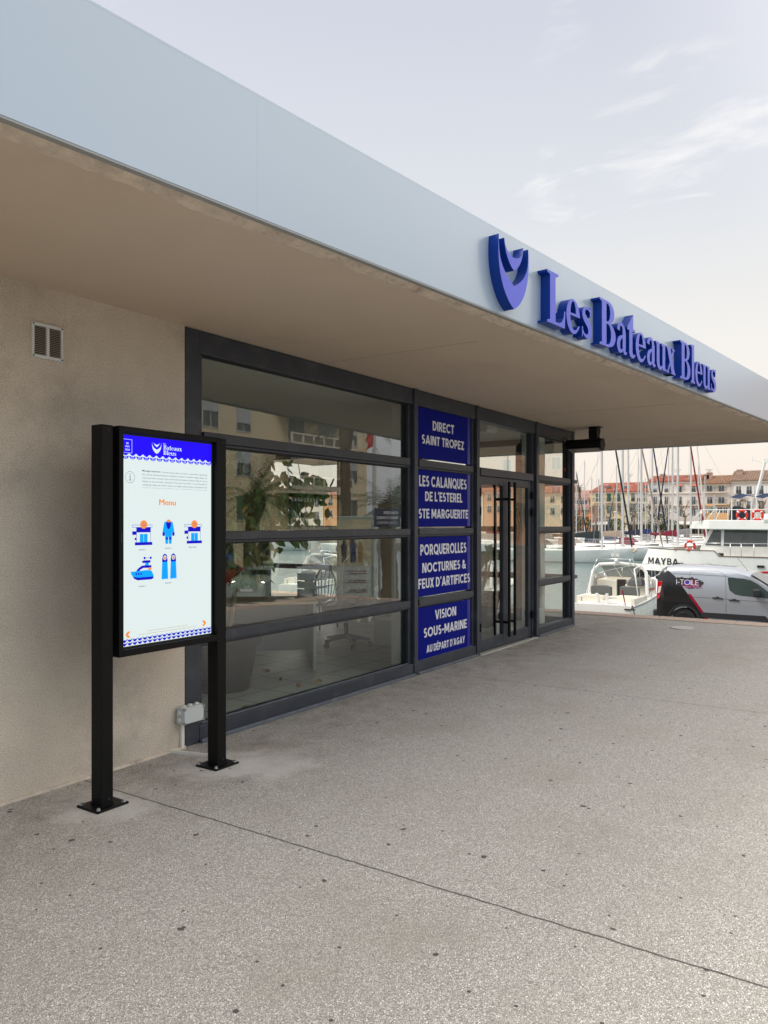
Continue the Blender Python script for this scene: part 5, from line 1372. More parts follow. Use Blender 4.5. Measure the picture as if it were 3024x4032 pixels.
def house(label, cat, x0, x1, ye, yr, col, roofc, wins, hip=0, extras=None, depth=11, base=-1.3, name='town_house'):
    """x0..x1 and eaves / ridge heights are read on the street front; wins: (cx, top, bottom, width, style)"""
    ya, ze = hp(x0, ye); yb, _ = hp(x1, ye); _, zr = hp((x0 + x1) / 2, yr)
    h = thing(name, (XH, (ya + yb) / 2, base), label, cat, 'houses across the harbour')
    wm_ = mat('stucco_' + name + '_%d' % (int(x0) + 3000), lin(*col), .9, var=.09, scale=.35, stain=(lin(*[c * .8 for c in col]), .5, .4))
    w = MB().box(XH, XH + depth, yb, ya, base, ze).build('wall', wm_, h)
    rm = tile_mat('tiles_%d' % (int(x0) + 3000), lin(*roofc)); hp_ = hip * (ya - yb)
    k = depth * .5; zr2 = EYE + (zr - EYE) * (XH + k) / XH       # ridge stands further back, so it is higher than it looks
    ov = .5
    r = MB().add([(XH - ov, ya + .15, ze - .05), (XH - ov, yb - .15, ze - .05), (XH + k, yb - .15, zr2), (XH + k, ya + .15 - hp_, zr2), (XH + depth + ov, ya + .15, ze - .05), (XH + depth + ov, yb - .15, ze - .05),
                  (XH - ov, ya + .15, ze - .25), (XH - ov, yb - .15, ze - .25), (XH + depth + ov, ya + .15, ze - .25), (XH + depth + ov, yb - .15, ze - .25)],
                 [(0, 1, 2, 3), (3, 2, 5, 4), (0, 3, 4), (1, 5, 2), (0, 6, 7, 1), (4, 5, 9, 8), (6, 8, 9, 7), (0, 4, 8, 6), (1, 7, 9, 5)]).build('roof', rm, h)
    tl_ = MB(); n = int((ya - yb) / .55)
    for i in range(n):
        y = yb + (i + .5) * (ya - yb) / n
        f = 1.0 if not hip else max(.06, min(1, (ya - y) / max(.01, hp_)))
        tl_.tube([(XH - ov, y, ze + .01), (XH - ov + (k + ov) * f, y, ze + (zr2 - ze) * f + .01)], .11, 5, cap=False)
    tl_.build('tile_rolls', rm, r)
    MB().box(XH - .35, XH, yb, ya, ze - .5, ze - .26).build('cornice', M_SLAB, h)
    for cx, yt, ybm, wd, stl in wins:
        c, zt = hp(cx, yt); _, zb = hp(cx, ybm); hw = abs(hp(cx - wd / 2, yt)[0] - c)
        f = MB().box(XH - .06, XH + .02, c - hw - .12, c + hw + .12, zb - .1, zt + .12).build('window', M_HFRAME, h)
        MB().box(XH - .09, XH - .061, c - hw, c - .05, zb, zt).box(XH - .09, XH - .061, c + .05, c + hw, zb, zt).build('pane', M_HPANE, f)
        for key in stl.split('+'):
            if key in ('green', 'teal'): MB().box(XH - .14, XH - .1, c - hw, c + hw, zb, zt).build('shutter', SHUT[key], f)
            elif key in ('white', 'pale'):
                for s_ in (-1, 1): MB().box(XH - .14, XH - .07, c + s_ * (hw + .15), c + s_ * (hw * 2 + .1), zb, zt).build('shutter', SHUT[key], f)
            elif key == 'balc':
                bw = hw + .75
                bs = MB().box(XH - .9, XH - .1, c - bw, c + bw, zb - .28, zb - .1).build('balcony', M_SLAB, h)
                ir = MB().box(XH - .88, XH - .84, c - bw, c + bw, zb + .85, zb + .92)
                nb = 16
                for i in range(nb + 1): ir.box(XH - .87, XH - .85, c - bw + 2 * bw * i / nb - .025, c - bw + 2 * bw * i / nb + .025, zb - .1, zb + .85)
                ir.build('railing', M_IRON, bs)
            elif key == 'rail':
                ir = MB().box(XH - .18, XH - .15, c - hw, c + hw, zb + .8, zb + .87)
                for i in range(9): ir.box(XH - .175, XH - .155, c - hw + 2 * hw * i / 8 - .025, c - hw + 2 * hw * i / 8 + .025, zb, zb + .8)
                ir.build('railing', M_IRON, f)
            elif key == 'blind': MB().box(XH - .13, XH - .1, c - hw, c + hw, zb + (zt - zb) * .35, zt).build('blind', SHUT['pale'], f)
            elif key == 'awn': MB().loft([[(XH - .1, c - hw - .3, zt + .2), (XH - .1, c + hw + .3, zt + .2), (XH - .1, c + hw + .3, zt + .1), (XH - .1, c - hw - .3, zt + .1)], [(XH - .8, c - hw - .3, zt - .15), (XH - .8, c + hw + .3, zt - .15), (XH - .8, c + hw + .3, zt - .3), (XH - .8, c - hw - .3, zt - .3)]]).build('awning', mat('house_awning', lin(196, 120, 88), .8), f)
    for e in extras or []:
        k_ = e[0]
        if k_ == 'chim':
            c, zt = hp(e[1], e[2]); MB().box(XH + 3, XH + 3.9, c - .6, c + .6, ze, zt).box(XH + 2.9, XH + 4, c - .7, c + .7, zt - .3, zt - .1).build('chimney', mat('chimney_render', lin(178, 150, 134), .9), r)
        elif k_ == 'band':
            _, zt = hp(e[1], e[3]); _, zb = hp(e[1], e[4]); y1, _ = hp(e[1], 0); y2, _ = hp(e[2], 0)
            MB().box(XH - e[6], XH - .001, y2, y1, zb, zt).build('band', mat('band_%d' % int(e[3]), lin(*e[5]), .85, var=.08), h)
        elif k_ == 'sky':
            c, zt = hp(e[1], e[2]); MB().box(XH + 1.2, XH + 2.0, c - .6, c + .6, ze + .8, ze + 1.35).build('roof_window', M_HPANE, r)
        elif k_ == 'aerial':
            c, zt = hp(e[1], e[2]); t = MB().tube([(XH + 4, c, ze), (XH + 4, c, zt)], .04, 4)
            for j in range(3): t.tube([(XH + 4, c - .9 + .2 * j, zt - .3 * j), (XH + 4, c + .9 - .2 * j, zt - .3 * j)], .03, 4)
            t.build('aerial', M_IRON, r)
    return h


G1 = [(-982, 648, 770, 60, 'green+balc'), (-815, 648, 770, 60, 'green+balc'), (-662, 648, 770, 42, 'green+balc'), (-982, 835, 945, 56, 'rail'), (-815, 835, 945, 58, 'teal+rail'), (-655, 835, 945, 44, 'rail'), (-985, 1000, 1100, 56, ''), (-815, 1000, 1100, 58, '')]
house('yellow town house with green shutters and hipped red tile roof', 'house', -1106, -566, 617, 482, (228, 206, 156), (156, 88, 68), G1, hip=.2, extras=[('sky', -850, 560), ('sky', -590, 560), ('aerial', -560, 330)])
G2 = [(-440, 642, 765, 52, 'rail'), (-350, 642, 765, 48, 'blind+rail'), (-255, 642, 765, 42, 'rail'), (-440, 800, 930, 56, 'balc'), (-345, 800, 930, 50, 'balc'), (-440, 1000, 1100, 60, ''), (-345, 1000, 1100, 60, ''), (-262, 800, 920, 44, 'rail')]
house('narrow pale yellow town house between the yellow one and the pink one', 'house', -566, -212, 610, 472, (228, 218, 186), (160, 90, 70), G2, extras=[('sky', -260, 520)])
G3 = [(x, a, b, 64, stl) for x in (-88, 85, 285, 500) for a, b, stl in ((512, 625, 'rail+awn' if x > 200 else 'blind+rail'), (692, 815, 'balc' if x in (-88, 500) else 'rail'), (872, 985, ''))]
house('pink and cream town house of three storeys with orange red roof', 'house', -210, 602, 462, 364, (226, 214, 204), (152, 88, 68), G3, extras=[('chim', 350, 345), ('chim', -30, 330), ('band', -210, 602, 640, 655, (238, 226, 210), .3), ('band', -210, 602, 830, 845, (238, 226, 210), .3), ('aerial', 190, 260)])
G4 = [(748, 522, 615, 84, 'balc'), (935, 522, 612, 84, 'balc'), (755, 702, 800, 76, 'rail'), (935, 702, 800, 90, 'balc'), (790, 862, 945, 84, 'teal'), (910, 862, 945, 80, ''), (1000, 862, 945, 60, '')]
house('beige town house with brown roof, balconies and an apricot ground floor', 'house', 604, 1074, 492, 366, (216, 204, 194), (134, 100, 76), G4, extras=[('chim', 705, 305), ('chim', 660, 330), ('band', 625, 1050, 812, 842, (228, 178, 128), .25), ('band', 625, 1050, 952, 1100, (230, 182, 130), .2), ('aerial', 690, 255)])
G5 = [(1204, 532, 650, 70, 'white+rail'), (1368, 532, 655, 74, 'white+rail'), (1548, 522, 652, 76, 'white+rail'), (1206, 765, 890, 72, 'rail'), (1366, 762, 890, 70, 'rail'), (1552, 758, 892, 76, 'rail'), (1720, 522, 652, 76, 'white+rail'), (1720, 758, 892, 76, 'rail'), (1205, 970, 1090, 80, ''), (1370, 970, 1090, 80, '')]
house('grey pink town house with white shutters and weathered brown tile roof', 'house', 1076, 1900, 446, 286, (206, 196, 190), (128, 104, 88), G5, extras=[('chim', 1180, 258), ('band', 1076, 1900, 470, 482, (222, 210, 200), .2)])
house('distant grey villa with pink tile roof, behind the orange house', 'house', -1420, -1122, 722, 598, (196, 178, 170), (172, 132, 118), [(-1290, 730, 812, 90, ''), (-1190, 730, 812, 80, '')], name='villa')
XH = 190.0
house('low orange house with tile roof at the left of the yellow house', 'house', -1420, -1098, 872, 832, (204, 138, 98), (158, 106, 86), [(-1340, 905, 960, 50, ''), (-1190, 905, 960, 60, 'teal')], depth=6, name='orange_house')
XH = 197.0

# trees, lamps and kiosks along the far quay
M_BARK = mat('plane_bark', lin(128, 116, 98), .95, var=.3, scale=1.5)
M_TWIG = mat('twigs', lin(112, 100, 78), .95)


def plane_tree(px, label, hgt, seed, X=188):
    r = random.Random(seed); y = on_x(*z7(px, 1000), X).y
    t = thing('plane_tree', (X, y, -1.3), label, 'tree', 'bare plane trees along the far quay')
    tr = MB(); tw = MB()
    tr.tube([(X, y, -1.3), (X + .1, y + .1, .8), (X, y, hgt * .38)], [.34, .27, .24], 7)

    def limb(p, d, l, rad, lev):
        pts = [p]; q = p.copy()
        for i in range(4):
            d = (d + Vector((r.uniform(-.4, .4), r.uniform(-.4, .4), r.uniform(-.1, .4)))).normalized(); q = q + d * l / 4; pts.append(q.copy())
        tr.tube(pts, [rad, rad * .8, rad * .7, rad * .62, rad * .75], 5)
        if lev > 0:
            for _ in range(2): limb(q, (d + Vector((r.uniform(-1, 1), r.uniform(-1, 1), r.uniform(0, .8)))).normalized(), l * .62, rad * .62, lev - 1)
        else:
            for _ in range(9):
                e = q + Vector((r.uniform(-.6, .6), r.uniform(-.6, .6), r.uniform(.2, 1.3))); tw.tube([q, (q + e) / 2 + Vector((r.uniform(-.1, .1),) * 3), e], [.04, .03, .015], 3)
    for k in range(5):
        a = k * 1.26 + r.uniform(-.3, .3); limb(Vector((X, y, hgt * .36)), Vector((math.cos(a), math.sin(a), .7)).normalized(), hgt * .26, .17, 1)
    tr.build('trunk', M_BARK, t, smooth=True); tw.build('twigs', M_TWIG, t)


for i, (px, lab, hg) in enumerate(((-1015, 'bare pollarded plane tree before the left half of the yellow house', 7.2), (-820, 'bare pollarded plane tree in front of the middle of the yellow house', 6.6), (-590, 'bare pollarded plane tree where the two yellow houses meet', 7.4), (-425, 'bare pollarded plane tree before the narrow pale yellow house', 7.6), (-150, 'bare pollarded plane tree before the left corner of the pink house', 6.8),
                                 (90, 'bare pollarded plane tree before the second window column of the pink house', 7.0), (370, 'bare pollarded plane tree before the right half of the pink house', 7.3), (640, 'bare pollarded plane tree where the pink and beige houses meet', 6.2), (1255, 'bare pollarded plane tree before the white shuttered house, nearest the yacht mast', 8.4), (1640, 'bare pollarded plane tree before the white shuttered house, at the right edge', 8.2))):
    plane_tree(px, lab, hg, 50 + i)
M_LEAFD = mat('dark_shrub_leaf', lin(74, 84, 48), .8, var=.4, scale=3)
M_FROND = mat('palm_frond', lin(72, 88, 48), .7, var=.4, scale=2)


def palm(name, loc, hgt, label, fl=2.2, n=34, seed=1, tr_r=.22, group=None, pruned=False):
    r = random.Random(seed); t = thing(name, loc, label, 'palm', group); x, y, z = loc
    tk = MB(); k = 14
    tk.tube([(x + .1 * math.sin(i * .5), y, z + hgt * i / k) for i in range(k + 1)], [tr_r * (1.25 if i < 2 else 1.0 + .1 * (i % 2)) * (1.5 if i >= k - 2 else 1) for i in range(k + 1)], 9)
    tk.build('trunk', mat('palm_bark', lin(104, 88, 68), .95, var=.35, scale=5), t, smooth='auto')
    f = MB()
    for i in range(n):
        a = r.uniform(0, 2 * math.pi); el = r.uniform(-.5, 1.3); L_ = fl * r.uniform(.75, 1.1); p = Vector((x, y, z + hgt)); d = Vector((math.cos(a) * math.cos(el), math.sin(a) * math.cos(el), math.sin(el))); side = Vector((-math.sin(a), math.cos(a), 0)); pts = [p.copy()]
        for j in range(6): d = (d + Vector((0, 0, -.16))).normalized(); p = p + d * L_ / 6; pts.append(p.copy())
        for j in range(1, 7):
            for s_ in (-1, 1):
                for q in (0, .5):
                    b0 = pts[j - 1].lerp(pts[j], q); tip = b0 + side * s_ * L_ * .20 * (1 - .1 * j) + (pts[j] - pts[j - 1]) * 1.3 + Vector((0, 0, -.08 * L_)); w = (pts[j] - pts[j - 1]).normalized() * L_ * .014
                    f.add([b0 - w, b0 + w, tip], [(0, 1, 2)])
    f.build('crown', M_FROND, t, fix=False)
    return t


palm('palm_tree', (184, on_x(*z7(-1275, 800), 184).y, -1.3), 11.2, 'palm tree rising in front of the grey villa at the far left', 1.9, 30, 4)


def shrub(loc, rx, ry, rz, label, seed, n=700):
    r = random.Random(seed); t = thing('shrub', loc, label, 'shrub', 'shrubs on the far quay'); b = MB()
    for _ in range(n):
        v = Vector((r.gauss(0, 1), r.gauss(0, 1), r.gauss(0, 1))).normalized() * r.uniform(.5, 1) ** .5; c = Vector(loc) + Vector((v.x * rx, v.y * ry, rz + v.z * rz)); u = Vector((r.uniform(-1, 1), r.uniform(-1, 1), r.uniform(-1, 1))).normalized() * .22; w = u.cross(Vector((r.uniform(-1, 1), r.uniform(-1, 1), r.uniform(-1, 1)))).normalized() * .13
        b.add([c - u, c + w, c + u, c - w], [(0, 1, 2, 3)])
    b.build('foliage', M_LEAFD, t, fix=False)
    MB().tube([(loc[0], loc[1], loc[2]), (loc[0], loc[1], loc[2] + rz * 1.5)], .1, 5).build('stem', M_BARK, t)


for i, (px, hz_, lab) in enumerate(((-1360, 2.6, 'olive green shrub by the orange house, at the building corner'), (-1210, 2.2, 'olive green shrub by the orange house, under the palm'), (-700, 1.9, 'dark shrub before the yellow house, right of its door'), (-60, 2.6, 'dark shrub before the left of the pink house'), (150, 1.7, 'dark shrub before the middle of the pink house'))):
    shrub((185, on_x(*z7(px, 1000), 185).y, -1.3), 1.2, 2.2, hz_, lab, 80 + i)
for i, (px, lab) in enumerate(((-722, 'white quay lamp post before the yellow house'), (160, 'white quay lamp post before the pink house'))):
    y = on_x(*z7(px, 1000), 182).y; l = thing('street_lamp', (182, y, -1.3), lab, 'street lamp', 'quay lamps')
    MB().tube([(182, y, -1.3), (182, y, 3.6)], [.1, .07], 8).build('post', M_WPLAST, l, smooth='auto'); MB().lathe((182, y, 3.6), [(.12, 0), (.4, .35), (.34, .45), (.05, .5)], 12).build('lantern', M_WPLAST, l, smooth='auto')
# café terraces and market awnings under the house fronts
for i, (px, w_, col, lab) in enumerate(((-1080, 9, (206, 204, 198), 'white open stall canopy before the yellow house'), (-380, 6, (120, 112, 104), 'grey café awning under the pale yellow house'), (330, 8, (210, 206, 200), 'white café awning under the pink house right half'), (-40, 5, (150, 142, 134), 'grey café awning under the pink house left half'), (880, 10, (196, 176, 150), 'beige café awning under the beige house'))):
    y = on_x(*z7(px, 1000), 191).y; a = thing('cafe_awning', (191, y, -1.3), lab, 'awning', 'awnings on the far quay')
    MB().loft([[(193.5, y - w_ / 2, 1.7), (193.5, y + w_ / 2, 1.7), (193.5, y + w_ / 2, 1.6), (193.5, y - w_ / 2, 1.6)], [(190, y - w_ / 2, 1.1), (190, y + w_ / 2, 1.1), (190, y + w_ / 2, .85), (190, y - w_ / 2, .85)]]).build('canopy', mat('awning_%d' % i, lin(*col), .85), a)
    p_ = MB()
    for s_ in (-1, 1): p_.tube([(190.1, y + s_ * w_ * .48, -1.3), (190.1, y + s_ * w_ * .48, 1.0)], .05, 6)
    p_.build('posts', M_IRON, a); MB().box(193, 196.5, y - w_ / 2 + .3, y + w_ / 2 - .3, -1.3, .9).build('shopfront', mat('cafe_dark', lin(62, 52, 46), .5, var=.4, scale=1.5), a)
XH = 199.0
for i, (a, b, ye, yr, col, rc, lab) in enumerate(((-2120, -1430, 640, 520, (214, 196, 170), (172, 110, 84), 'cream town house with red roof left of the grey villa, seen through the corner glass'), (-2760, -2130, 610, 490, (206, 160, 128), (164, 102, 78), 'peach town house with red roof seen through the glazed doors'), (-3420, -2770, 650, 540, (218, 208, 190), (160, 104, 82), 'ivory town house with red roof seen through the glazed doors, left of the peach one'),
                                                 (-5250, -4500, 680, 560, (204, 150, 104), (166, 110, 84), 'orange town house glimpsed through the far office window'), (-5950, -5260, 700, 590, (214, 204, 188), (160, 108, 84), 'pale town house glimpsed through the far office window, left of the orange one'))):
    ws_ = [(a + (b - a) * f, z, z + 105, 62, 'rail') for f in (.14, .38, .62, .86) for z in (ye + 45, ye + 225)]
    house(lab, 'house', a, b, ye, yr, col, rc, ws_)
for i, (src_y, lab) in enumerate(((14.6, 'white cabin cruiser moored beyond the glazed office corner'), (22.5, 'white cabin cruiser seen through the far office window'))):
    copy_tree(cr, (26.0 + i * .4, src_y, -1.83), label=lab)
for nm, dx, dy, lab in (('sailing_boat', 4, 24, 'sailing boat with dark green cover seen through the glazed doors'), ('sailing_boat.003', 2, 20, 'sailing boat with burgundy cover seen through the door glass'), ('sailing_boat.001', 1, 44, 'sailing boat with taupe cover glimpsed through the far office window'), ('sailing_boat.004', 3, 30, 'sailing boat with blue cover seen through the left door leaf')):
    o = bpy.data.objects[nm]; copy_tree(o, o.location + Vector((dx, dy, 0)), label=lab)


# ------------------------------------------------------------------ what stands across the street and shows in the shop glass
def virt(px, py, t):                     # point seen mirrored in the shop glass after t metres of sight line
    d = ray(px, py) * t
    return Vector((d.x, 2 * 4.275 - d.y, EYE + d.z))


def local_thing(name, loc, rz, label, cat, group=None):
    o = thing(name, loc, label, cat, group); o.rotation_euler.z = rz; OFF[o.name] = Vector((0, 0, 0)); return o


M_AWN1 = mat('stripe_awning', lin(188, 184, 172), .85)
nt = M_AWN1.node_tree; gq = nt.nodes.new('ShaderNodeTexCoord'); sq = nt.nodes.new('ShaderNodeSeparateXYZ'); nt.links.new(gq.outputs['Object'], sq.inputs[0])
fq = nt.nodes.new('ShaderNodeMath'); fq.operation = 'PINGPONG'; fq.inputs[1].default_value = .16; nt.links.new(sq.outputs[0], fq.inputs[0])
gt = nt.nodes.new('ShaderNodeMath'); gt.operation = 'GREATER_THAN'; gt.inputs[1].default_value = .08; nt.links.new(fq.outputs[0], gt.inputs[0])
mq = nt.nodes.new('ShaderNodeMix'); mq.data_type = 'RGBA'; mq.inputs[6].default_value = (*lin(206, 202, 190), 1); mq.inputs[7].default_value = (*lin(64, 74, 62), 1)
nt.links.new(gt.outputs[0], mq.inputs[0]); nt.links.new(mq.outputs[2], nt.nodes['Principled BSDF'].inputs['Base Color'])


def block(name, loc, rz, label, w, h, depth, col, slabs, cols, balc=(), arches=False, awn=True):
    """apartment block; local x along the front, front faces local -y"""
    b = local_thing(name, loc, rz, label, 'building')
    wm_ = mat('stucco_' + name + str(int(w)), lin(*col), .9, var=.07, scale=.4, stain=(tuple(c * .75 for c in lin(*col)), .4, .4))
    MB().box(0, w, 0, depth, 0, h).build('wall', wm_, b)
    MB().box(-.2, w + .2, -.4, depth + .2, h, h + .3).build('roof', M_SLAB, b)
    for zs in slabs:
        for cx, ww in cols:
            inb = any(a <= cx <= c for a, c in balc)
            hh = 2.15 if inb else 1.5; z0 = zs + (.05 if inb else .85)
            f = MB().box(cx - ww / 2 - .08, cx + ww / 2 + .08, -.05, .02, z0 - .08, z0 + hh + .08).build('window', M_HFRAME, b)
            MB().box(cx - ww / 2, cx - .04, -.07, -.051, z0, z0 + hh).box(cx + .04, cx + ww / 2, -.07, -.051, z0, z0 + hh).build('pane', M_HPANE, f)
            if rnd.random() < .5: MB().box(cx - ww / 2 - .02, cx + ww / 2 + .02, -.10, -.071, z0 + hh * rnd.choice((.3, .5, .6)), z0 + hh).build('blind', SHUT['pale'], f)
        for a, c in balc:
            bs = MB().box(a, c, -1.5, -.001, zs - .2, zs).build('balcony', M_SLAB, b)
            pp = MB().box(a, c, -1.5, -1.4, zs + .05, zs + .35).box(a, c, -1.5, -1.4, zs + .86, zs + .98)
            n = int((c - a) / 1.1)
            for i in range(n + 1): pp.box(a + (c - a - .2) * i / n, a + (c - a - .2) * i / n + .2, -1.49, -1.41, zs + .351, zs + .859)
            pp.build('parapet', M_SLAB, bs)
            MB().box(a + .05, c - .05, -1.46, -1.44, zs + .351, zs + .859).build('parapet_infill', mat('smoked_infill', lin(120, 112, 98), .5), bs)
            if awn:
                m_ = (a + c) / 2
                for u0, u1 in ((a + .3, m_ - .3), (m_ + .3, c - .3)):
                    MB().loft([[(u0, -.1, zs + 2.62), (u1, -.1, zs + 2.62), (u1, -.1, zs + 2.56), (u0, -.1, zs + 2.56)], [(u0, -1.25, zs + 2.3), (u1, -1.25, zs + 2.3), (u1, -1.25, zs + 2.24), (u0, -1.25, zs + 2.24)], [(u0, -1.26, zs + 2.05), (u1, -1.26, zs + 2.05), (u1, -1.22, zs + 2.05), (u0, -1.22, zs + 2.05)]]).build('awning', M_AWN1, bs)
    if arches:
        k = 0; x = 1.2
        while x + 2.6 < w:
            pts = [(x, .0), (x + 2.4, .0), (x + 2.4, 1.5)] + arc(x + 1.2, 1.5, 1.2, .8, 0, 180, 12)[1:]
            MB().prism(pts, lambda u, v, w_: Vector((u, -.02 - w_, v)), .0, .03).build('arcade_opening', mat('arcade_shadow', (.03, .03, .032), .4), b)
            if k % 3 == 1: MB().box(x + .2, x + 2.2, -.3, -.06, .02, 1.1).build('shop_display', mat('shop_blue', lin(28, 36, 150), .5), b)
            x += 3.3; k += 1
    return b


block('apartment_building', (49, -26, ROAD), math.pi, 'beige apartment block with balconies and striped awnings, mirrored in the big shop window', 27, 17.4, 11, (238, 220, 184), (2.35, 5.15, 7.95, 10.75, 13.55), [(2.0, 1.3), (5.2, 1.6), (8.4, 1.6), (13.5, 1.2), (16.3, 1.2), (20, 1.2), (23, 1.2)], balc=[(3.7, 10.6)], arches=True)
block('apartment_building', (92, 2, -1.3), R(-90), 'peach block of flats mirrored in the corner pane', 40, 19, 11, (214, 166, 134), (2.6, 5.6, 8.6, 11.6, 14.6), [(3 + 3.3 * i, 1.1) for i in range(11)], awn=False)
struct(MB().box(88, 130, -60, 6, -3.3, -1.3).build('side_quay', M_QUAY))


def car(name, loc, rz, label, col, pname, group):
    c = local_thing(name, loc, rz, label, 'car', group)           # local +x forward
    pf = [(-1.9, .62), (-1.86, .95), (-1.72, 1.28), (-1.45, 1.42), (-.6, 1.44), (.2, 1.40), (.55, 1.27), (.98, .98), (1.5, .90), (1.85, .76), (1.95, .55)]
    rings = []
    for i in range(41):
        x = -1.9 + 3.85 * i / 40; top = lerp(pf, x); hb = .22
        for ax in (-1.2, 1.22):
            if abs(x - ax) < .36: hb = max(hb, .30 + math.sqrt(max(0, .36 ** 2 - (x - ax) ** 2)))
        k = max(0, (abs(x) - 1.45) / .45) ** 2 * .16
        hs = [hb, max(hb + .03, min(.55, top - .12)), max(hb + .05, min(.86, top - .06)), max(hb + .07, top - .05)]
        ins = [0, 0, .02, .02 + max(0, top - .9) * .33]
        rings.append([(x, -.84 + ins[j] + k, hs[j]) for j in range(4)] + [(x, -.5 + k, max(top, hs[3] + .01)), (x, .5 - k, max(top, hs[3] + .01))] + [(x, .84 - ins[j] - k, hs[j]) for j in (3, 2, 1, 0)])
    MB().loft(rings).build('body', mat(pname, lin(*col), .28, coat=.6, metal=.1), c, smooth='auto')
    g = MB()
    g.add([(.30, -.62, 1.37), (.30, .62, 1.37), (1.0, .66, .985), (1.0, -.66, .985)], [(0, 1, 2, 3)])
    MB().add([(.32, -.60, 1.385), (.32, .60, 1.385), (.99, .68, 1.0), (.99, -.68, 1.0)], [(0, 1, 2, 3)]).build('windscreen', M_DARKGLASS, c)
    for s_ in (-1, 1):
        MB().prism([(-1.5, .93), (.82, .95), (.28, 1.34), (-1.4, 1.34)], lambda u, v, w, s_=s_: Vector((u, s_ * (.838 - .33 * max(0, v - .86) + w), v)), -.02, .012).build('side_window', M_DARKGLASS, c)
        hd = MB().tube([(1.6, s_ * .60, .72), (1.80 , s_ * .60, .70)], .115, 18).build('headlight', M_CHROME, c, smooth='auto')
        MB().tube([(1.80, s_ * .60, .70), (1.815, s_ * .60, .70)], .09, 18).build('lamp_lens', mat('lit_headlamp', (1.0, .96, .85), emit=9), hd)
        MB().box(.55, .72, s_ * .84, s_ * 1.0, .92, 1.05).build('mirror', M_TRIMB, c, bevel=.03)
        for ax in (-1.2, 1.22):
            w = MB().tube([(ax, s_ * .66, .30), (ax, s_ * .68, .30), (ax, s_ * .83, .30), (ax, s_ * .85, .30)], [.28, .30, .30, .28], 24).build('wheel', M_RUBBER, c, smooth='auto')
            MB().tube([(ax, s_ * .84, .30), (ax, s_ * .862, .30)], .19, 18).build('rim', M_TRIM, w, smooth='auto')
    MB().box(1.86, 1.97, -.45, .45, .36, .52).build('grille', M_TRIMB, c, bevel=.02)
    MB().box(1.93, 1.985, -.26, .26, .40, .50).build('number_plate', M_WHITE, c)
    return c


p_ = virt(975, 2301, 29.7)
car('parked_car', (p_.x + 1.6, p_.y - .5, ROAD), math.pi - .35, 'grey green small car with lit round headlamps, mirrored in the shop window', (150, 166, 154), 'car_grey_green', 'cars mirrored in the shop window')
car('parked_car', (p_.x + 3.2, p_.y - 5.2, ROAD), .15, 'red car mirrored behind the grey green one', (150, 34, 30), 'car_red', 'cars mirrored in the shop window')
palm('palm_tree', (virt(1363, 2010, 40).x, virt(1363, 2010, 40).y, ROAD), 8.6, 'tall palm trunk mirrored in the right half of the shop window', 2.6, 40, 11, .25)
q = virt(1530, 1960, 30); palm('palm_tree', (q.x, q.y, ROAD), 3.7, 'low bushy palm mirrored at the right end of the big window', 2.4, 46, 12, .3)
q = virt(2138, 1970, 25); palm('palm_tree', (q.x, q.y - .3, ROAD), 3.5, 'palm with drooping fronds mirrored in the corner pane', 2.0, 44, 13, .22)
q = virt(1000, 1930, 31); palm('palm_tree', (q.x, q.y, ROAD), 4.1, 'palm with wide dark crown mirrored behind the potted tree', 2.2, 46, 14, .28)
q = virt(1474, 1700, 36)
fp = thing('flagpole', (q.x, q.y, ROAD), 'white flagpole with hanging red flag mirrored in the shop window', 'flagpole')
MB().tube([(q.x, q.y, ROAD), (q.x, q.y, 7.4)], [.11, .07], 10).build('pole', M_WPLAST, fp, smooth='auto')
MB().loft([[(q.x - .08 + .05 * math.sin(i), q.y + .0, 6.2 - .22 * i), (q.x - .35 - .14 * i * .5, q.y + .12 * math.sin(i * 1.7), 6.1 - .24 * i), (q.x - .5 - .1 * i * .6, q.y - .1 * math.cos(i), 5.9 - .25 * i)] for i in range(6)], closed=False).build('flag', mat('red_flag', lin(196, 30, 42), .8), fp)
# blue direction board
q0 = virt(1524, 2040, 20); dm = (Vector((-q0.x, 8.55 - q0.y - 0, 0))).normalized(); bz = math.atan2(dm.y, dm.x)
gs = local_thing('direction_board', (q0.x, q0.y, ROAD), bz + math.pi / 2, 'blue board lettered GALERIE MARCHANDE QUAI NOMY mirrored in the shop window', 'sign')
MB().box(-.34, .34, -.03, .03, 2.92, 3.40).build('board', mat('board_blue', lin(16, 40, 84), .4), gs)
PB = lambda u, v, w: Vector((u, -.03 - w, v))
tb = MB(); put_sans(tb, 'GALERIE', -.28, .10, 3.255, 3.33, PB, .002, 20); put_sans(tb, 'MARCHANDE', -.28, .27, 3.125, 3.20, PB, .002, 20); put_sans(tb, 'QUAI NOMY', -.28, .27, 2.995, 3.07, PB, .002, 12); tb.build('lettering', M_WHITE, gs, fix=False)
MB().tube([(-.2, .06, 0), (-.2, .06, 3.3)], .03, 8).tube([(.2, .06, 0), (.2, .06, 3.3)], .03, 8).build('posts', M_TRIM, gs, smooth='auto')
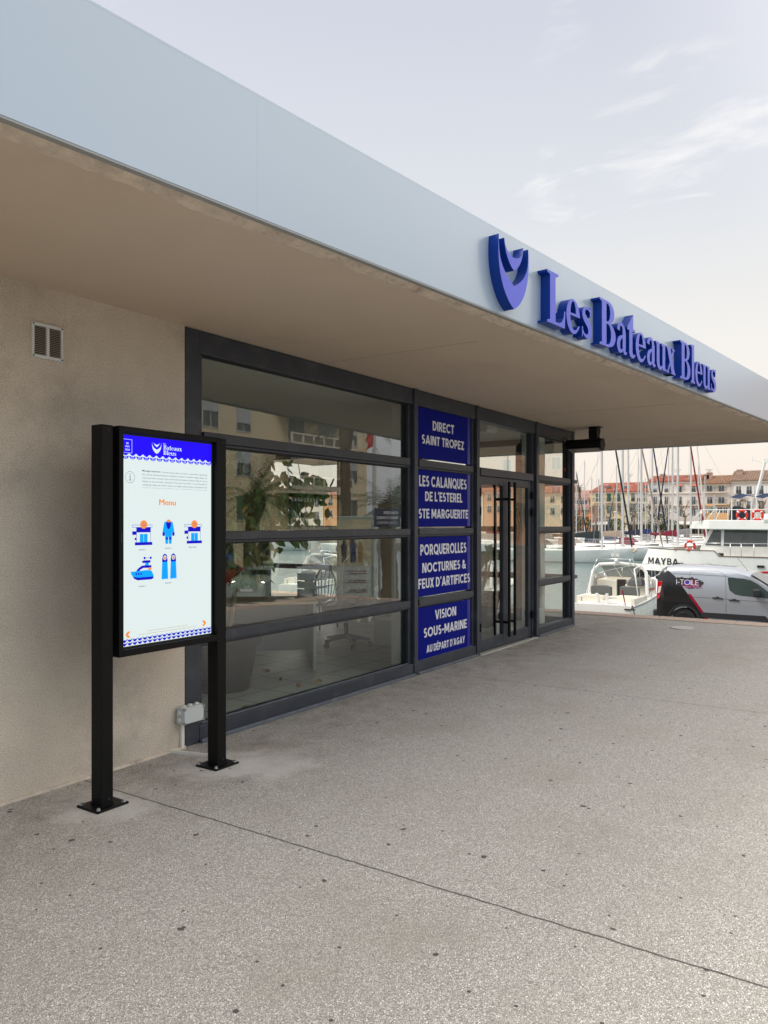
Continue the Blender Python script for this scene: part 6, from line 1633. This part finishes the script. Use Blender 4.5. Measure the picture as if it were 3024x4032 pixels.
# advertising stand with a family poster
q0 = virt(1384, 2185, 23); dm = Vector((-q0.x, 8.55 - q0.y, 0)).normalized(); bz = math.atan2(dm.y, dm.x)
ad = local_thing('advertising_stand', (q0.x, q0.y, ROAD), bz + math.pi / 2, 'pale green advertising stand with a picture of people walking, mirrored in the shop window', 'advertising stand')
MB().box(-.66, .66, -.09, .09, .25, 3.22).build('cabinet', mat('stand_green', lin(150, 172, 158), .5), ad, bevel=.03)
MB().box(-.5, -.4, -.06, .06, 0, .25).box(.4, .5, -.06, .06, 0, .25).build('feet', M_TRIM, ad)
MB().box(-.58, .58, -.096, -.091, 1.75, 3.12).build('poster', mat('poster_meadow', lin(206, 200, 168), .5, var=.3, scale=6), ad)
MB().box(-.58, .58, -.096, -.091, .55, 1.745).build('poster_text_panel', mat('poster_white', lin(212, 220, 212), .5), ad)
pg = MB(); PA = lambda u, v, w: Vector((u, -.097 - w, v))
fg = [(-.26, .62, (168, 142, 96)), (-.05, .72, (60, 70, 110)), (.22, .66, (38, 40, 60)), (.02, 1.0, (150, 60, 60))]
for i, (u, hh, col) in enumerate(fg):
    b_ = 1.85 if i < 3 else 2.35; hh = hh if i < 3 else .36; k = hh / 1.7; g_ = MB()
    g_.prism([(u - .16 * k, b_), (u - .2 * k, b_ + .8 * k), (u - .26 * k, b_ + 1.3 * k), (u - .1 * k, b_ + 1.42 * k), (u + .1 * k, b_ + 1.42 * k), (u + .26 * k, b_ + 1.3 * k), (u + .2 * k, b_ + .8 * k), (u + .16 * k, b_), (u + .03 * k, b_), (u, b_ + .7 * k), (u - .03 * k, b_)], PA, .0, .001).prism(arc(u, b_ + 1.55 * k, .13 * k, .15 * k, 0, 340, 12), PA, .0, .001)
    g_.build('poster_figure', mat('poster_fig_%d' % i, lin(*col), .6), ad)
ln = MB(); r3 = random.Random(9)
for i, v in enumerate((1.58, 1.50, 1.30, 1.24, 1.02, .96, .74)): ln.prism([(-.45, v), (-.45 + r3.uniform(.5, .9), v), (-.45 + .5, v + .03), (-.45, v + .03)], PA, .0, .001)
ln.build('poster_lines', mat('poster_lines', lin(130, 96, 96), .6), ad)
for i, (px, lab) in enumerate(((1066, 'grey street bollard mirrored below the car, left one'), (1169, 'dark street bollard mirrored below the car, right one'), (1240, 'slim street bollard mirrored beside the wet floor sign'))):
    q = virt(px, 2400, 21 + i); b = thing('bollard', (q.x, q.y, ROAD), lab, 'bollard', 'bollards along the street')
    MB().lathe((q.x, q.y, ROAD), [(.07, 0), (.07, .95), (.085, .96), (.085, 1.02), (.03, 1.06)], 14).build('post', M_FRAME, b, smooth='auto'); MB().lathe((q.x, q.y, ROAD), [(.11, 0), (.11, .03)], 14).build('foot', M_TRIM, b)

# ------------------------------------------------------------------ inside the office
M_LEAF = mat('ficus_leaf', lin(92, 122, 58), .38, var=.45, scale=9)
M_LEAFY = mat('yellowing_leaf', lin(168, 140, 50), .5, var=.3, scale=9)
M_POT = mat('grey_pot', lin(48, 48, 50), .8, var=.1, scale=20)
M_STEM = mat('pale_stem', lin(150, 134, 104), .85, var=.2, scale=14)


def leaf(b, p, d, L_, r):
    d = d.normalized(); s_ = d.cross(Vector((r.uniform(-1, 1), r.uniform(-1, 1), r.uniform(-.3, 1)))).normalized(); n = s_.cross(d).normalized(); w = L_ * r.uniform(.24, .32)
    m1, m2, tip = p + d * L_ * .3 + n * L_ * .05, p + d * L_ * .65 + n * L_ * .04, p + d * L_ - n * L_ * .08
    b.add([p, m1 + s_ * w - n * w * .3, m2 + s_ * w * .85 - n * w * .3, tip, m2 - s_ * w * .85 - n * w * .3, m1 - s_ * w - n * w * .3, m1, m2], [(0, 6, 1), (6, 7, 2, 1), (7, 3, 2), (0, 5, 6), (5, 4, 7, 6), (4, 3, 7)])


FZ = .021
pt = thing('potted_tree', (5.2, 5.33, FZ), 'tall leafy ficus in a large grey round pot inside the shop window', 'potted plant')
MB().lathe((5.2, 5.33, FZ), [(.25, 0), (.33, .42), (.375, .425), (.385, .56), (.355, .565), (.345, .50)], 36).build('pot', M_POT, pt, smooth='auto')
sb = MB(); r_ = random.Random(2)
for i in range(420):
    a, q = r_.uniform(0, 6.28), .30 * math.sqrt(r_.random()); c = Vector((5.2 + q * math.cos(a), 5.33 + q * math.sin(a), FZ + .515 + r_.uniform(0, .035))); s_ = r_.uniform(.012, .024)
    sb.obox(c, (s_ * 1.6, s_, s_ * .6), Matrix.Rotation(r_.uniform(0, 3), 3, 'Z') @ Matrix.Rotation(r_.uniform(-.5, .5), 3, 'X'))
st_ = sb.build('bark_chips', mat('bark_chips', lin(146, 130, 110), .95, var=.5, scale=40), pt); st_['kind'] = 'stuff'
MB().lathe((5.2, 5.33, FZ), [(.34, .50), (.01, .515)], 24).build('soil', mat('soil', (.06, .045, .035), .95), pt)
tk = MB(); tips = []
for k, (a, lean) in enumerate(((0.2, .10), (2.2, .14), (4.0, .12), (5.3, .2))):
    p = Vector((5.2 + .05 * math.cos(a), 5.33 + .05 * math.sin(a), FZ + .5)); pts = [p.copy()]; d = Vector((math.cos(a) * lean, math.sin(a) * lean, 1))
    for i in range(7):
        d = (d + Vector((r_.uniform(-.1, .1), r_.uniform(-.1, .1), .1))).normalized(); p = p + d * .19; pts.append(p.copy())
        if i >= 3:
            for _ in range(4):
                e = p + Vector((r_.uniform(-.5, .62), r_.uniform(-.45, .45), r_.uniform(-.12, .42))); tk.tube([p, (p + e) / 2 + Vector((0, 0, .06)), e], [.008, .006, .003], 5); tips += [e, (p + e) / 2]
    tk.tube(pts, [.026 - .002 * i for i in range(8)], 7)
# a long branch towards the light on the right
p = Vector((5.3, 5.3, 1.5)); e = Vector((6.3, 5.25, 1.95)); tk.tube([p, p.lerp(e, .5) + Vector((0, 0, .14)), e], [.012, .008, .004], 5)
for f in (.35, .5, .62, .72, .8, .88, .95, 1.0): tips.append(p.lerp(e, f) + Vector((0, 0, .10 * math.sin(f * 3))))
tips += [Vector((5.9, 5.2, 1.7)), Vector((6.1, 5.25, 1.55)), Vector((6.3, 5.2, 1.8)), Vector((6.0, 5.2, 2.1)), Vector((6.25, 5.2, 1.5))]
tk.build('trunk', M_STEM, pt, smooth='auto')
lf, ly = MB(), MB()
for e in tips:
    for _ in range(14):
        c = e + Vector((r_.uniform(-.2, .2), r_.uniform(-.2, .2), r_.uniform(-.16, .14)))
        leaf(ly if r_.random() < .06 else lf, c, Vector((r_.uniform(-.7, .7), r_.uniform(-.7, .7), r_.uniform(-1.3, -.1))), r_.uniform(.10, .17), r_)
lf.build('foliage', M_LEAF, pt, fix=False); ly.build('yellow_leaves', M_LEAFY, pt, fix=False)

p2 = thing('potted_plant', (10.45, 5.25, FZ), 'broad leaved plant in a square tapered grey pot just inside the doors', 'potted plant')
MB().loft([[(10.45 + sx * k, 5.25 + sy * k, FZ + z) for sx, sy in ((-1, -1), (1, -1), (1, 1), (-1, 1))] for z, k in ((0, .14), (.42, .2), (.43, .225), (.52, .23))]).build('pot', M_POT, p2, bevel=.01)
tk, lf = MB(), MB()
for k in range(6):
    a = k * 1.05; p = Vector((10.45, 5.25, FZ + .5)); e = p + Vector((.16 * math.cos(a), .16 * math.sin(a), r_.uniform(.55, .95))); tk.tube([p, p.lerp(e, .5) + Vector((.03, 0, 0)), e], [.016, .013, .008], 6)
    for _ in range(5): leaf(lf, e + Vector((r_.uniform(-.05, .05),) * 3), Vector((r_.uniform(-1, 1), r_.uniform(-1, 1), r_.uniform(-.8, .5))), r_.uniform(.16, .26), r_)
tk.build('stems', M_STEM, p2, smooth='auto'); lf.build('foliage', mat('bright_leaf', lin(88, 128, 44), .35, var=.25, scale=9), p2, fix=False)

dk = local_thing('desk', (6.37, 5.18, FZ), R(45), 'white reception desk with pale wood top behind the shop window', 'desk')
MB().box(0, .62, -.03, 0, 0, .70).build('end_panel', mat('desk_melamine', lin(168, 170, 166), .4), dk); MB().box(.60, .62, .001, 1.6, .12, .70).build('modesty_panel', mat('desk_melamine_grey', lin(140, 143, 140), .5), dk)
MB().box(0, .62, 1.57, 1.6, 0, .70).build('end_panel', M_WPLAST, dk); MB().box(-.02, .66, -.05, 1.62, .701, .728).build('desktop', mat('pale_wood', lin(206, 182, 142), .5, var=.1, scale=3), dk, bevel=.003)
bx = thing('document_tray', (6.85, 5.55, .75), 'small white stacked tray on the end of the reception desk', 'tray')
for i in range(3): MB().box(6.72, 6.95, 5.45, 5.7, .752 + i * .09, .762 + i * .09).box(6.72, 6.73, 5.45, 5.7, .7625 + i * .09, .83 + i * .09).build('tray', M_WPLAST, bx)
wf = local_thing('wet_floor_sign', (7.75, 6.35, FZ), R(20), 'yellow folded wet floor sign with walking figure behind the desk', 'sign')
MB().loft([[(-.13, -.03, 0), (.13, -.03, 0), (.13, -.01, 0), (-.13, -.01, 0)], [(-.09, 0, .86), (.09, 0, .86), (.09, .02, .86), (-.09, .02, .86)]]).loft([[(-.13, .05, 0), (.13, .05, 0), (.13, .07, 0), (-.13, .07, 0)], [(-.09, .025, .86), (.09, .025, .86), (.09, .045, .86), (-.09, .045, .86)]]).build('boards', mat('sign_yellow', lin(214, 168, 40), .5), wf)
fgm = MB(); PWF = lambda u, v, w: Vector((u, -.034 + .03 * v / .86 - w, v))
for a in ([(.0, .74), (.03, .72), (.03, .55), (-.02, .55), (-.02, .72)], [(-.02, .56), (.01, .56), (-.04, .40), (-.065, .41)], [(.0, .56), (.03, .56), (.075, .42), (.05, .41)], [(.02, .70), (.07, .62), (.055, .61), (.01, .67)], [(-.02, .70), (-.07, .64), (-.06, .625), (-.01, .67)]): fgm.prism(a, PWF, .0, .001)
fgm.prism(arc(.005, .775, .022, .025, 0, 330, 10), PWF, 0, .001).build('walking_figure', M_GASKET, wf)

oc = thing('office_chair', (7.85, 5.85, FZ), 'swivel office chair still wrapped in clear plastic film', 'chair')
bs = MB()
for k in range(5):
    a = .3 + k * 2 * math.pi / 5; e = Vector((7.85 + .3 * math.cos(a), 5.85 + .3 * math.sin(a), FZ + .085)); bs.tube([(7.85, 5.85, FZ + .13), e], [.03, .018], 6)
    cs_ = MB(); s2 = Vector((-math.sin(a), math.cos(a), 0)) * .02; c0 = e + Vector((0, 0, -.055)); cs_.tube([c0 - s2, c0 + s2], .03, 12).build('castor', M_RUBBER, oc, smooth='auto')
bs.tube([(7.85, 5.85, FZ + .1), (7.85, 5.85, FZ + .42)], .03, 10).build('star_base', M_TRIMB, oc, smooth='auto')
MB().box(7.62, 8.08, 5.62, 6.08, FZ + .42, FZ + .52).build('seat', M_GASKET, oc, bevel=.04)
MB().loft([[(8.04 + x, 5.85 - w, z), (8.04 + x, 5.85 + w, z), (8.10 + x, 5.85 + w, z), (8.10 + x, 5.85 - w, z)] for z, w, x in ((.60, .2, 0), (.8, .24, .03), (1.05, .23, .05), (1.2, .15, .07))]).build('backrest', M_GASKET, oc, bevel=.03)
MB().tube([(8.02, 5.85, .48), (8.14, 5.85, .62), (8.14, 5.85, .9)], .025, 8).build('back_arm', M_TRIMB, oc, smooth='auto')
fm_ = MB(); rf = random.Random(6); n, m = 30, 22; rings = []
for j in range(m):
    z = .34 + (1.26 - .34) * j / (m - 1); k = 1.0 if z > .62 else 1.0; ring = []
    for i in range(n):
        a = 2 * math.pi * i / n; rx = (.33 if z < .62 else .17) * (1 - .5 * max(0, (z - 1.1) / .16)); ry = .31 * (1 - .55 * max(0, (z - 1.05) / .21)); ox = 7.88 if z < .6 else 8.06
        q_ = 1 + rf.uniform(-.11, .11); ring.append((ox + rx * math.cos(a) * q_, 5.85 + ry * math.sin(a) * q_, z + rf.uniform(-.015, .015)))
    rings.append(ring)
fm_.loft(rings, cap=True).build('plastic_film', glass('crinkled_film', (.93, .93, .93), .16, .12), oc)
wc = thing('wooden_chair', (8.95, 7.2, FZ), 'black spindle back wooden chair near the far window', 'chair')
MB().box(8.74, 9.16, 7.0, 7.42, .44, .475).build('seat', M_TRIMB, wc, bevel=.015)
for dx in (-.17, .17):
    for dy in (-.17, .17): MB().tube([(8.95 + dx, 7.2 + dy, .45), (8.95 + dx * 1.25, 7.2 + dy * 1.25, FZ)], [.018, .013], 7).build('leg', M_TRIMB, wc, smooth='auto')
hp_ = [(9.14, 7.2 - .21 * math.cos(R(t)), .475 + .43 * math.sin(R(t)) ** .8) for t in range(0, 181, 12)]
MB().tube(hp_, .016, 7).build('hoop', M_TRIMB, wc, smooth='auto')
sp2 = MB()
for i in range(1, 8):
    t = 22.5 * i; sp2.tube([(9.12, 7.2 - .16 * math.cos(R(t)), .475), (9.14, 7.2 - .2 * math.cos(R(t)), .475 + .43 * math.sin(R(t)) ** .8)], .007, 5)
sp2.build('spindles', M_TRIMB, wc)
lc = thing('low_cabinet', (8.35, 5.35, FZ), 'low white cabinet beside the wrapped office chair', 'cabinet')
MB().box(8.1, 8.6, 5.1, 5.6, FZ, .34).build('carcass', M_WPLAST, lc); MB().box(8.085, 8.099, 5.11, 5.59, .04, .33).build('door', M_WPLAST, lc)
el = thing('ceiling_light', (9.35, 4.62, 2.86), 'small white emergency light box on the ceiling above the doors', 'lamp')
MB().box(9.2, 9.5, 4.54, 4.72, 2.80, 2.899).build('housing', M_WPLAST, el, bevel=.01); MB().box(9.22, 9.48, 4.56, 4.70, 2.785, 2.80).build('diffuser', M_WHITE, el)
for i, (x, y) in enumerate(((5.62, 4.78), (5.95, 4.72), (5.80, 5.15), (4.72, 4.62), (6.05, 5.5), (6.4, 4.95))):
    o = MB(); leaf(o, Vector((x, y, FZ + .012)), Vector((math.cos(i * 2.1), math.sin(i * 2.1), .02)), .09, r_)
    o = o.build('fallen_leaf', M_LEAFY if i % 2 else mat('brown_leaf', lin(120, 84, 50), .8), fix=False)
    tag(o, 'dry curled leaf lying on the grey floor tiles inside the shop window', 'leaf', 'dry leaves on the office floor')
